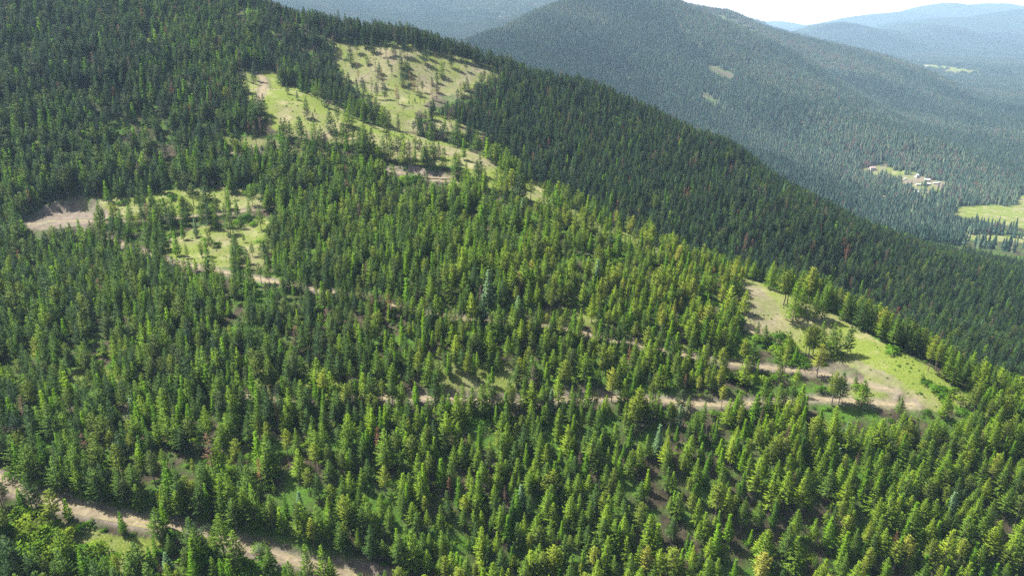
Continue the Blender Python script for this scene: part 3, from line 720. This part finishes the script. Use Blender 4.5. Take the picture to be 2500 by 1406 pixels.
ql = R.rand(len(x)); qh = R.normal(0, 1, len(x)); qt = R.normal(0, 1, len(x)); qw = R.normal(0, 1, len(x))
for i in range(len(x)):
    ul = np.clip((1100 - u[i]) / 900, 0, 1) * np.clip((620 - v[i]) / 400, 0, 1)     # darker firs up here, with slope and cloud shade put into the tint
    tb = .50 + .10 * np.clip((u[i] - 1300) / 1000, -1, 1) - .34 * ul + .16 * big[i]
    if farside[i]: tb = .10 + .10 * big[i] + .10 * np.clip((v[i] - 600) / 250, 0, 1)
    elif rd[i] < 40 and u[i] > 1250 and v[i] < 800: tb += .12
    h = ((11.6 + 1.3 * farside[i]) if v[i] > 650 or farside[i] else 11.6 + 4.4 * np.clip((650 - v[i]) / 250, 0, 1)) + 3.6 * hgt[i] + 2.0 * qh[i]
    if R.rand() < .13: h *= R.uniform(.35, .7)
    pl_, ps_, pd_ = .13 + .35 * max(0, spn[i] - .12), .003, .013
    if farside[i]: pl_, ps_, pd_ = .035, .004, .035
    if 230 < u[i] < 1250 and v[i] < 270: pd_ = .07 if spn[i] > 0 else .03
    pp_ = .17 if not farside[i] else .22
    if 1250 < u[i] < 2400 and not farside[i] and 480 < v[i] < 800: pp_ = .45
    q = ql[i]
    kind = 'larch' if q < pl_ else 'spruce' if q < pl_ + ps_ else 'dead' if q < pl_ + ps_ + pd_ else 'pine' if q < pl_ + ps_ + pd_ + pp_ else 'fir'
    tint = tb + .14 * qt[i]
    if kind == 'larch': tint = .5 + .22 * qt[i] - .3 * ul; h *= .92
    if kind == 'dead': tint = abs(.35 + .3 * qt[i])
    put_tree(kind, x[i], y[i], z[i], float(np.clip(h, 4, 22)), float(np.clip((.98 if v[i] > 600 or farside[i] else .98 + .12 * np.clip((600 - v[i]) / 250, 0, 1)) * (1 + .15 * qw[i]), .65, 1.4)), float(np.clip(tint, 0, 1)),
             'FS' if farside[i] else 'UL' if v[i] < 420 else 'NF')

# ------------------------------------------------------------------ individuals and the rest
LIMIT = {'fir': 295, 'pine': 295, 'larch': 210, 'spruce': 24, 'dead': 62}
NAMES = {'fir': ('fir_tree', 'fir tree'), 'pine': ('pine_tree', 'pine tree'), 'larch': ('larch_tree', 'larch tree'), 'spruce': ('spruce_tree', 'spruce tree'), 'dead': ('dead_pine', 'dead tree')}
GROUPS = {'fir': 'fir trees on the near hillside', 'pine': 'pine trees on the near hillside', 'larch': 'bright green larches among the firs', 'spruce': 'blue green spruces among the firs', 'dead': 'dead trees with red or brown needles'}
WHERE = {'UP': 'on the upper grassy ridge', 'RM': 'on the pale ridge end', 'BM': 'on the far sloping meadow', 'FS': 'behind the grassy ridge', 'UL': 'in the upper forest', 'NF': 'in the near forest'}
def tone(kind, t):
    if kind == 'larch': return 'bright green' if t > .45 else 'mid green'
    if kind == 'spruce': return 'blue-green'
    if kind == 'dead': return 'rust-red dead' if t > .45 else 'brown dead'
    return 'dark green' if t < .3 else 'olive' if t < .62 else 'yellow-green'
def pct(q): return str(int(round(q)))
used_labels = set(); protos = {k: {} for k in SPEC}; rest = {}
for kind, rows in T.items():
    P = np.array([r_[:7] for r_ in rows], float)
    u, v, dep = project(P[:, 0], P[:, 1], P[:, 2] + P[:, 3] * .6)
    size = P[:, 3] * F0 / dep
    vis = (u > 6) & (u < 2494) & (v > 4) & (v < 1402)
    score = np.where(vis, size, -1)
    for i, r_ in enumerate(rows):
        if vis[i] and i < sum(1 for o_ in OPEN if o_[3] == kind): score[i] += 60      # the clear-standing ones come first
    order = np.argsort(-score)
    pick = [i for i in order[:LIMIT[kind]] if score[i] > 0]
    pset = set(pick)
    hs = np.array([rows[i][3] for i in pick]); hi, lo = np.percentile(hs, 80), np.percentile(hs, 25)
    for n, i in enumerate(pick):
        x, y, z, h, wf, rot, tint, wh = rows[i]
        var = int(R.randint(len(SPEC[kind]))) if n >= len(SPEC[kind]) else n
        cm, tm, H0 = SPEC[kind][var]
        root = bpy.data.objects.new(NAMES[kind][0], None); root.empty_display_size = 1
        COL.objects.link(root)
        root.location = (x, y, z); root.rotation_euler = (0, 0, rot); s = h / H0; root.scale = (s * wf, s * wf, s)
        if var not in protos[kind]:
            cr = bpy.data.objects.new('crown', cm); tk = bpy.data.objects.new('trunk', tm); protos[kind][var] = (cr, tk)
        else: cr, tk = protos[kind][var][0].copy(), protos[kind][var][1].copy()
        for o_ in (cr, tk): COL.objects.link(o_); o_.parent = root
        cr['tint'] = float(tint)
        szw = 'tall' if h >= hi else 'small' if h <= lo else ''
        shw = 'broad' if wf > 1.12 else 'slender' if wf < .86 else ''
        look = ' '.join(q for q in (szw, shw, tone(kind, tint), NAMES[kind][1].replace('tree', '').strip() if kind != 'dead' else 'tree') if q)
        a_, b_ = int(round(u[i] / 25)), int(round((1406 - v[i]) / 14.06))
        for da, db in ((0, 0), (0, 1), (1, 0), (0, -1), (-1, 0), (1, 1), (-1, -1), (1, -1), (-1, 1)):
            lab = f'{look} {WHERE[wh]}, {a_ + da}% across, {b_ + db}% up the photo'
            if lab not in used_labels: break
        used_labels.add(lab)
        root['label'] = lab; root['category'] = NAMES[kind][1]; root['group'] = GROUPS[kind]
    rest[kind] = [rows[i] for i in range(len(rows)) if i not in pset]

def stuff_object(name, label, X, attrs, sources, category=None):
    me = bpy.data.meshes.new(name); me.vertices.add(len(X)); me.vertices.foreach_set('co', np.asarray(X, np.float32).ravel())
    for an, (tp, arr) in attrs.items():
        a_ = me.attributes.new(an, tp, 'POINT'); a_.data.foreach_set('vector' if tp == 'FLOAT_VECTOR' else 'value', np.asarray(arr, np.int32 if tp == 'INT' else np.float32).ravel())
    o = bpy.data.objects.new(name, me); COL.objects.link(o)
    o['kind'] = 'stuff'; o['label'] = label
    g = bpy.data.node_groups.new(name, 'GeometryNodeTree')
    g.interface.new_socket('Geometry', in_out='INPUT', socket_type='NodeSocketGeometry'); g.interface.new_socket('Geometry', in_out='OUTPUT', socket_type='NodeSocketGeometry')
    gi = g.nodes.new('NodeGroupInput'); go = g.nodes.new('NodeGroupOutput'); J = g.nodes.new('GeometryNodeJoinGeometry')
    def na(nm, tp):
        q = g.nodes.new('GeometryNodeInputNamedAttribute'); q.data_type = tp; q.inputs[0].default_value = nm; return q.outputs[0]
    vid, rot, scl = na('vid', 'INT'), na('rot', 'FLOAT_VECTOR'), na('scl', 'FLOAT_VECTOR')
    e2r = g.nodes.new('FunctionNodeEulerToRotation'); g.links.new(rot, e2r.inputs[0])
    for k, objs in enumerate(sources):
        cmp_ = g.nodes.new('FunctionNodeCompare'); cmp_.data_type = 'INT'; cmp_.operation = 'EQUAL'
        g.links.new(vid, cmp_.inputs[2]); cmp_.inputs[3].default_value = k
        jj_ = g.nodes.new('GeometryNodeJoinGeometry')
        for o_ in objs:
            oi = g.nodes.new('GeometryNodeObjectInfo'); oi.transform_space = 'ORIGINAL'; oi.inputs[0].default_value = o_
            g.links.new(oi.outputs['Geometry'], jj_.inputs[0])
        ip = g.nodes.new('GeometryNodeInstanceOnPoints')
        g.links.new(gi.outputs[0], ip.inputs['Points']); g.links.new(cmp_.outputs[0], ip.inputs['Selection'])
        g.links.new(jj_.outputs[0], ip.inputs['Instance']); g.links.new(e2r.outputs[0], ip.inputs['Rotation']); g.links.new(scl, ip.inputs['Scale'])
        g.links.new(ip.outputs[0], J.inputs[0])
    g.links.new(J.outputs[0], go.inputs[0])
    md = o.modifiers.new('planting', 'NODES'); md.node_group = g
    return o
STUFF = {'fir': ('fir_forest', 'dense dark and olive fir forest covering the rest of the near slopes'), 'pine': ('pine_forest', 'scattered pines filling the rest of the near slopes'),
         'larch': ('larch_forest', 'smaller bright larches scattered through the rest of the forest'), 'spruce': ('spruce_forest', 'few bluish spruces scattered through the farther slopes'), 'dead': ('dead_forest', 'reddish dead pines scattered through the farther forest')}
for kind, rows in rest.items():
    if not rows: continue
    P = np.array([r_[:7] for r_ in rows], float); vs = sorted(protos[kind]); vid = R.randint(len(vs), size=len(P))
    H0 = np.array([SPEC[kind][k][2] for k in vs])[vid]; s = P[:, 3] / H0
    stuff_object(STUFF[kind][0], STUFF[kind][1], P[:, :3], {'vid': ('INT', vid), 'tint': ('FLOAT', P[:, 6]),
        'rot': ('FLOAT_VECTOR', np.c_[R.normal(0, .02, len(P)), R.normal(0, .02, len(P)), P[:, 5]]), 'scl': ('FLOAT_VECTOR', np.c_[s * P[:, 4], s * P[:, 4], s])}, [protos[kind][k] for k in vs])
print('TREES', {k: (len(T[k]), len(rest[k])) for k in T})

# ------------------------------------------------------------------ shrubs and undergrowth
SH = [(60,1262,38),(85,1290,40),(120,1300,44),(160,1325,42),(100,1335,46),(50,1330,40),(140,1360,46),(70,1375,50),(190,1300,34),(240,1350,36),(205,1375,40),(30,1290,34),(160,1400,44),(255,1395,40),
 (480,1345,40),(510,1365,42),(470,1385,38),(560,1385,40),(600,1400,40),(640,1395,36),(420,1310,30),(500,1265,24),(635,1345,22),
 (60,1180,24),(100,1186,26),(30,1168,22),(145,1190,24),(430,1240,22),(260,1200,24),
 (580,545,18),(600,540,20),(585,555,18),(620,552,16),(615,470,22),(635,465,22),(600,478,20),(650,470,18),(505,595,18),(530,600,16),(585,620,18),(640,600,18),(300,500,18),(340,492,18),(390,500,16),(420,485,18),(270,545,18),(290,550,16),(370,590,16),
 (1870,838,22),(1890,832,24),(1905,826,20),(1850,835,22),(1900,870,26),(1925,885,28),(1945,880,24),(1960,895,22),(1840,930,26),(1865,935,26),(1890,930,24),(1815,935,26),(1780,925,26),(1925,845,18),(2178,862,26),(2185,860,18),(1930,860,20),(1985,845,16),(2000,955,20),(2020,958,18),(2095,946,18),(2110,952,16),
 (2280,955,22),(2300,965,30),(2320,962,26),(2335,978,22),(2260,935,18),(2310,990,20),(2150,805,20),(2165,812,18),(2075,760,16),(2030,752,16),
 (975,460,20),(990,452,26),(1010,452,28),(1025,448,24),(965,448,18),(1135,490,22),(1145,470,20),(940,440,14),(640,395,14),(680,398,14),(610,410,14),(700,405,14),(740,405,16),(920,372,14),(940,385,14),
 (1470,610,22),(1490,600,20),(1480,625,20),(1500,640,18),(1590,650,20),(1650,790,22),(1680,800,22),(1620,790,24),(1460,770,22),(1500,775,20),(1550,790,22),
 (755,925,22),(780,930,24),(800,915,22),(650,920,22),(670,910,20),(240,915,22),(280,905,22),(220,760,20),(230,750,18),(560,940,18),(870,680,16),(850,690,16),(1130,265,8),(1150,300,8),(1195,345,9),(940,235,8),(1000,210,9),(1035,300,8)]
shp = drop([(u, v) for u, v, _ in SH])
for k, ((u, v, hp), (x, y, z)) in enumerate(zip(SH, shp)):
    dep = y * CP - (z - CZ) * SP; s = hp * dep / F0 / 2.3
    o = bpy.data.objects.new('shrub', SHRUBS[k % 3]); COL.objects.link(o)
    o.location = (x, y, z - .1); o.rotation_euler = (0, 0, R.uniform(0, 6.28)); o.scale = (s * R.uniform(.9, 1.3), s * R.uniform(.9, 1.3), s)
    tt = float(np.clip(R.normal(.55, .25), 0, 1)); o['tint'] = tt
    near = 'by the lower dirt road' if v > 1150 else 'on the upper grassy ridge' if v < 480 and u > 560 else 'in the left glade' if u < 700 and v < 640 else 'on the right grassy ridge' if u > 1780 else 'between the near firs'
    o['label'] = f"{'rounded yellow-green' if tt > .6 else 'bright green' if tt > .35 else 'deep green'} leafy shrub {near}, {pct(u / 25)}% across, {pct((1406 - v) / 14.06)}% up the photo"
    o['category'] = 'shrub'; o['group'] = 'leafy shrubs in openings on the hillside'
    if k < 3: SHRUBS[k] = SHRUBS[k]
shr_src = [o for o in COL.objects if o.name.split('.')[0] == 'shrub'][:3]
x, y = scatter(-480, 560, 100, 760, 3.1, .5)
z = H(x, y); m = in_frame(x, y, z, 160, 60, 200); x, y, z = x[m], y[m], z[m]
rd = sample(RD, x, y); gr = sample(GRASS, x, y); cu = sample(CUT, x, y)
nn = fbm(x, y, 22, 151, 3)
uu_, vv_, _ = project(x, y, z)
mid = np.clip(1 - np.abs(vv_ - 700) / 260, 0, 1)
p = np.clip(.32 + .15 * mid - .35 * fbm(x, y, 26, 77, 3) + 1.2 * nn, 0, .85) * (rd > .8) * (1 - .45 * gr) * (1 - .7 * cu)
ok = R.rand(len(x)) < p; x, y, z = x[ok], y[ok], z[ok]
s = (R.gamma(5, .09, len(x)) + .10) * np.where(gr[ok] > .4, .42, 1)
stuff_object('undergrowth', 'low leafy green undergrowth and saplings between the trunks', np.c_[x, y, z - .08], {'vid': ('INT', R.randint(3, size=len(x))), 'tint': ('FLOAT', np.clip(R.normal(.5, .28, len(x)), 0, 1)),
    'rot': ('FLOAT_VECTOR', np.c_[x * 0, x * 0, R.uniform(0, 6.28, len(x))]), 'scl': ('FLOAT_VECTOR', np.c_[s * 1.2, s * 1.2, s])}, [[o] for o in shr_src])
print('UNDER', len(x))

# ------------------------------------------------------------------ distant forest: patches of small conifers
def patch(seed, n, rad, spread_h=3.0):
    r = np.random.RandomState(seed); V, F, C = [], [], []
    pts = []
    while len(pts) < n:
        q = r.uniform(-rad, rad, 2)
        if q @ q < rad * rad and all((q - s_) @ (q - s_) > (rad * rad * 1.6 / n) for s_ in pts): pts.append(q)
        elif r.rand() < .02: rad *= 1.02
    for q in pts:
        h = r.normal(16, spread_h); R0 = r.uniform(2.2, 3.2); ct = np.clip(r.normal(.42, .24), 0, .9) if r.rand() > .035 else r.uniform(.94, 1)
        for lv in range(4):
            zb = -3.5 if lv == 0 else h * (.12 + .22 * lv); zt = min(h, zb + h * (.62 if lv == 0 else .45) + (3.5 if lv == 0 else 0)); rb = R0 * (1.0, .86, .62, .36)[lv]
            k = 6; st = len(V); a0 = r.uniform(0, 6.28)
            for c in range(k):
                rr_ = rb * r.uniform(.7, 1.25); V.append((q[0] + rr_ * math.cos(a0 + 6.283 * c / k), q[1] + rr_ * math.sin(a0 + 6.283 * c / k), zb + r.uniform(-.5, .5)))
            V.append((q[0] + r.normal(0, .2), q[1] + r.normal(0, .2), zt)); C += [ct] * (k + 1)
            for c in range(k): F.append((st + c, st + (c + 1) % k, st + k))
    return np.array(V), np.array(F), np.array(C)
x, y = scatter(-900, 2700, 950, 3300, 11.5, .46)
z = H(x, y); m = in_frame(x, y, z, 130, 60, 0); x, y, z = x[m], y[m], z[m]
kp = sample(KEEP, x, y); cl = fbm(x, y, 120, 171, 4)
inA = (np.hypot(x, y) < 1000) & (z > 60)
FCLEAR = [(p_[0], 2600, .8 if p_[0][0][1] > 350 else .97) for p_ in BARE] + [(FIELDS[0][0], 1750, .94), (FIELDS[1][0], 1500, .9)]
ok = (R.rand(len(x)) < np.clip(.93 + .25 * cl, .3, 1) * kp) & ~inA & (R.rand(len(x)) > blocks(x, y, z, 15, FCLEAR)); x, y, z, cl = x[ok], y[ok], z[ok], cl[ok]
# hide nothing by hand: drop only patches the crests cover completely
def seen(x, y, z, up):
    ok = np.ones(len(x), bool); zz = z + up
    for f in np.linspace(.25, .985, 40):
        gh = H(x * f, y * f); line = CZ + (zz - CZ) * f
        ok &= line > gh - 6
    return ok
sv = seen(x, y, z, 22); x, y, z, cl = x[sv], y[sv], z[sv], cl[sv]
far_src = []
far_pts = [(1500,150),(1800,280),(2000,330),(1900,250)]
for k, (xx, yy, zz) in enumerate(drop(far_pts, 1300)):
    V, F, C = patch(60 + k, 5, 6.2)
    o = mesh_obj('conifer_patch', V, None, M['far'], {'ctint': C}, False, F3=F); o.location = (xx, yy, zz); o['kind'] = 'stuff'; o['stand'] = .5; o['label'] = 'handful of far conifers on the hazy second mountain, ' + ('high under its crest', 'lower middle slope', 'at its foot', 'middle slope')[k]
    far_src.append([o])
s = R.uniform(.85, 1.2, len(x)) * (1 + .25 * fbm(x, y, 70, 191, 2))
def stand_gully_shade(x, y):              # brown stands along the ribs; gullies coloured darker so the folds read as shaded
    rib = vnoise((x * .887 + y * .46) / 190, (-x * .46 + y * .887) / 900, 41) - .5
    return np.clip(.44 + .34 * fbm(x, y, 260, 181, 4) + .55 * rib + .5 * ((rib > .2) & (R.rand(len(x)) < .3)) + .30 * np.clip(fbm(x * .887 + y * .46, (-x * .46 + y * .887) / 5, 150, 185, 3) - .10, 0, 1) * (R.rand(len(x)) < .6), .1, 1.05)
stuff_object('mountain_forest', 'blue hazy conifer forest covering the second mountain and the valley floor', np.c_[x, y, z], {'vid': ('INT', R.randint(4, size=len(x))), 'stand': ('FLOAT', stand_gully_shade(x, y)),
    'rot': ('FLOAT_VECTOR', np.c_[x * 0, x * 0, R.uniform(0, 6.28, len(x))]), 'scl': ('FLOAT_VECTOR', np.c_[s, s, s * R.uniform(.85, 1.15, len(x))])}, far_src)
print('FAR', len(x))
x, y = scatter(-2500, 7500, 2500, 9500, 27, .46)
z = H(x, y); m = in_frame(x, y, z, 100, 40, 0) & ((y > 3300) | (x > 2700)); x, y, z = x[m], y[m], z[m]
kp = sample(KEEP, x, y); ok = R.rand(len(x)) < np.clip(.97 * kp, .03, 1); x, y, z = x[ok], y[ok], z[ok]
sv = seen(x, y, z, 22); x, y, z = x[sv], y[sv], z[sv]
big_src = []
for k, (xx, yy, zz) in enumerate(drop([(1900,120),(2150,170)], 2900)):
    V, F, C = patch(80 + k, 24, 14.5)
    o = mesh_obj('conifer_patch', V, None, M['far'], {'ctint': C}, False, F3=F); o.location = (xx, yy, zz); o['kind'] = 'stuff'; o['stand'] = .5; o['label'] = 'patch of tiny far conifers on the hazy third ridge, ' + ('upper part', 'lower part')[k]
    big_src.append([o])
s = R.uniform(.9, 1.2, len(x))
stuff_object('valley_forest', 'hazy far forest on the third ridge and distant valley floor', np.c_[x, y, z], {'vid': ('INT', R.randint(2, size=len(x))), 'stand': ('FLOAT', stand_gully_shade(x, y)),
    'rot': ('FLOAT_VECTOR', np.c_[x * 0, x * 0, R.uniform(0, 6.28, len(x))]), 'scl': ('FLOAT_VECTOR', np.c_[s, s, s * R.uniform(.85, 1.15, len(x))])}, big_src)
print('FAR2', len(x))

# ------------------------------------------------------------------ buildings in the valley
MB = {}
def paint(c, name):
    if c not in MB: MB[c] = mat_plain(name, tuple(q * .85 for q in c), tuple(min(1, q * 1.1) for q in c), .8, .7, .3)
    return MB[c]
def box(V, F, x0, x1, y0, y1, z0, z1):
    n = len(V); V += [(x0,y0,z0),(x1,y0,z0),(x1,y1,z0),(x0,y1,z0),(x0,y0,z1),(x1,y0,z1),(x1,y1,z1),(x0,y1,z1)]
    F += [tuple(n + q for q in f) for f in ((0,3,2,1),(4,5,6,7),(0,1,5,4),(1,2,6,5),(2,3,7,6),(3,0,4,7))]
def house(name, cat, u, v, W, D, Hh, rot, wc, rc, label, pitch=.45, windows=3, near=1150):
    if near < 2000: W, D = W * .8, D * .8
    x, y, z = drop([(u, v)], near)[0]
    r = bpy.data.objects.new(name, None); COL.objects.link(r); r.location = (x, y, z - .3); r.rotation_euler = (0, 0, rot)
    r['label'] = label; r['category'] = cat; r['group'] = 'buildings in the valley settlement'
    rise = D / 2 * pitch
    V = [(-W/2,-D/2,0),(W/2,-D/2,0),(W/2,D/2,0),(-W/2,D/2,0),(-W/2,-D/2,Hh),(W/2,-D/2,Hh),(W/2,D/2,Hh),(-W/2,D/2,Hh),(-W/2,0,Hh+rise),(W/2,0,Hh+rise)]
    mesh_obj('wall', V, [(0,1,5,4),(2,3,7,6),(1,2,6,5),(3,0,4,7)], paint(wc, 'painted_wall'), None, False, r, True, F3=[(5,6,9),(7,4,8)])
    V, F = [], []; e, th = .7, .25
    for sg in (-1, 1):
        n = len(V); y1 = sg * (D / 2 + e); z1 = Hh - e * pitch
        q = [(-W/2-e, 0, Hh+rise+.05), (W/2+e, 0, Hh+rise+.05), (W/2+e, y1, z1+.05), (-W/2-e, y1, z1+.05)]
        V += q + [(a_, b_, c_ + th) for a_, b_, c_ in q]
        F += [tuple(n + k for k in f) for f in ((0,3,2,1),(4,5,6,7),(0,1,5,4),(1,2,6,5),(2,3,7,6),(3,0,4,7))]
    mesh_obj('roof', V, F, paint(rc, 'roofing'), None, False, r)
    for k in range(windows):
        cx = (k + .5) / windows * W - W / 2; V, F = [], []
        box(V, F, cx - .8, cx + .8, -D/2 - .06, -D/2 + .05, Hh * .40, Hh * .40 + 1.3)
        mesh_obj('window', V, F, paint((.05, .07, .09), 'dark_glass'), None, False, r)
    V, F = [], []; box(V, F, W/2 - .05, W/2 + .07, -.6, .6, .1, 2.2); mesh_obj('door', V, F, paint((.16, .10, .07), 'door_paint'), None, False, r)
WH, GY = (.58, .58, .57), (.34, .35, .38)
house('house', 'house', 2129, 415, 17, 11, 6.5, .15, (.62,.55,.50), (.40,.28,.27), 'large pale house with pinkish roof at the upper end of the settlement', .5, 4)
house('shed', 'shed', 2209, 438, 7, 5, 2.6, .1, WH, (.52,.54,.53), 'small white shed below the dirt yard left of the tall white house', .3, 1)
house('house', 'house', 2237, 433, 9, 8, 6.0, .5, WH, (.55,.58,.64), 'tall narrow white house at the head of the pale driveway', .6, 2)
house('house', 'house', 2263, 442, 13, 9, 3.6, -.3, (.30,.26,.25), (.60,.58,.60), 'dark walled house with bright white roof against the forest edge', .5, 3)
house('house', 'house', 2263, 452, 15, 10, 3.6, -.1, (.12,.12,.15), (.50,.46,.54), 'dark house with lavender grey roof in the middle of the settlement', .4, 3)
house('workshop', 'workshop', 2242, 453, 17, 8, 3.4, .05, (.55,.50,.47), (.46,.43,.43), 'long low workshop with pale roof beside the dark house', .25, 3)
house('mobile_home', 'mobile home', 2283, 449, 13, 4.5, 2.7, -.05, WH, (.58,.58,.57), 'long white mobile home at the right end of the yard', .12, 4)
house('shed', 'shed', 2291, 447, 6, 5, 3.0, .4, WH, (.56,.56,.58), 'square white shed behind the mobile home', .3, 1)
house('barn', 'barn', 2232, 472, 18, 12, 4.2, -.35, GY, (.40,.41,.44), 'big grey barn with ribbed metal roof among trees', .35, 3)
house('shed', 'shed', 2205, 474, 6, 5, 2.8, .2, (.6,.7,.75), (.55,.68,.74), 'little pale blue shed alone among trees', .3, 1)
house('house', 'house', 2224, 486, 9, 7, 3.0, .1, (.35,.25,.24), (.52,.50,.58), 'low brown house with lavender roof at the lower edge of the settlement', .4, 2)
house('house', 'house', 2150, 481, 10, 8, 3.0, -.5, (.5,.52,.45), (.56,.66,.58), 'low house with pale green roof beside the forest track', .4, 2)
house('farm_building', 'farm building', 2266, 165, 44, 20, 9, .1, WH, (.7,.7,.7), 'far white farm building beside the long pale field', .25, 4, 3500)
# ------------------------------------------------------------------ broadleaf trees and fallen logs
AC = [shrub_mesh(1100 + k, M['aspen'], 3.2, 6.5, 620, 14) for k in range(2)]
AT = trunk_mesh(1200, 6.5, .16, M['greybark'], 3, .3)
ASP = [(496,1316,42,'pale'),(634,1362,40,'pale'),(470,1300,34,'pale'),(2225,536,15,'valley'),(2240,533,16,'valley'),(2254,536,16,'valley'),(2268,541,16,'valley'),(2283,546,15,'valley'),(2238,549,15,'valley'),(2258,554,16,'valley'),(2278,560,16,'valley'),(2298,562,16,'valley'),(2316,564,14,'valley'),
 (2484,470,12,'valley'),(2494,466,12,'valley'),(20,590,46,'pit'),(45,575,40,'pit'),(5,610,44,'pit'),(250,275,34,'up'),(235,282,30,'up')]
for k, (u, v, hp, wh) in enumerate(ASP):
    x, y, z = drop([(u, v)], 900 if wh == 'valley' else 0)[0]; dep = y * CP - (z - CZ) * SP; s_ = hp * dep / F0 / 8.5
    r = bpy.data.objects.new('broadleaf_tree', None); COL.objects.link(r); r.location = (x, y, z); r.rotation_euler = (0, 0, R.uniform(0, 6)); r.scale = (s_, s_, s_)
    cr = bpy.data.objects.new('crown', AC[k % 2]); tk = bpy.data.objects.new('trunk', AT)
    for o_ in (cr, tk): COL.objects.link(o_); o_.parent = r
    cr.location = (0, 0, 1.6); cr['tint'] = float(R.uniform(.1, .9))
    nm = {'pale': 'pale green young aspen beside the lower dirt road', 'valley': 'rounded leafy tree on the valley floor by the green field', 'pit': 'pale yellow-green leafy tree by the bare earth pit', 'up': 'light green leafy tree in the upper forest'}[wh]
    r['label'] = f'{nm}, {pct(u / 25)}% across, {pct((1406 - v) / 14.06)}% up'; r['category'] = 'broadleaf tree'; r['group'] = 'broadleaf trees among the conifers'
LOGS = [(1836,668,.5,9),(862,690,1.4,7),(20,1320,.7,9),(1215,1240,.1,7),(455,1240,1.2,6),(1240,905,.4,7),(640,925,.2,7),(1840,824,.1,6),(700,1330,.3,6)]
for k, (u, v, rz, L) in enumerate(LOGS):
    x, y, z = drop([(u, v)])[0]
    o = bpy.data.objects.new('fallen_log', trunk_mesh(1300 + k, L, .17, M['greybark'], 5, .8)); COL.objects.link(o)
    e = np.array([math.cos(rz), math.sin(rz)]); z2 = float(H(x + e[0] * L, y + e[1] * L))
    o.rotation_euler = Vector((e[0] * L, e[1] * L, z2 - z)).to_track_quat('Z', 'Y').to_euler(); o.location = (x, y, z + .2)
    o['label'] = f'pale grey fallen log on the slope, {pct(u / 25)}% across, {pct((1406 - v) / 14.06)}% up the photo'; o['category'] = 'log'; o['group'] = 'fallen logs on the slope'
seen_labels = set()
for o in list(COL.objects):              # two neighbours sharing a place: tell them apart by which stands lower
    if o.parent is None and 'label' in o:
        lb = o['label']; n = 0
        while lb in seen_labels:
            n += 1; lb = o['label'].replace(' up the photo', ' up').replace('rounded leafy tree', 'leafy tree') + (', lower', ', lowest', ', last')[min(n - 1, 2)]
            if n > 3: break
        seen_labels.add(lb); o['label'] = lb
# ------------------------------------------------------------------ the air
V = [(-22000, -3000, -80), (22000, -3000, -80), (22000, 23000, -80), (-22000, 23000, -80), (-22000, -3000, 950), (22000, -3000, 950), (22000, 23000, 950), (-22000, 23000, 950)]
V = [(px_[0], px_[1], px_[2]) for px_ in V]
hz = mesh_obj('haze', V, [(0, 3, 2, 1), (4, 5, 6, 7), (0, 1, 5, 4), (1, 2, 6, 5), (2, 3, 7, 6), (3, 0, 4, 7)], None)
hz.data.materials.clear()
mh = bpy.data.materials.new('haze_air'); mh.use_nodes = True
mh.node_tree.nodes.remove(mh.node_tree.nodes['Principled BSDF'])
pv = mh.node_tree.nodes.new('ShaderNodeVolumePrincipled')
pv.inputs['Color'].default_value = (.50, .72, 1.0, 1)
pv.inputs['Density'].default_value = 0.74e-4
pv.inputs['Anisotropy'].default_value = 0.0
mh.node_tree.links.new(pv.outputs[0], mh.node_tree.nodes['Material Output'].inputs['Volume'])
hz.data.materials.append(mh)
hz['kind'] = 'stuff'; hz['label'] = 'pale blue summer haze filling the valley air'
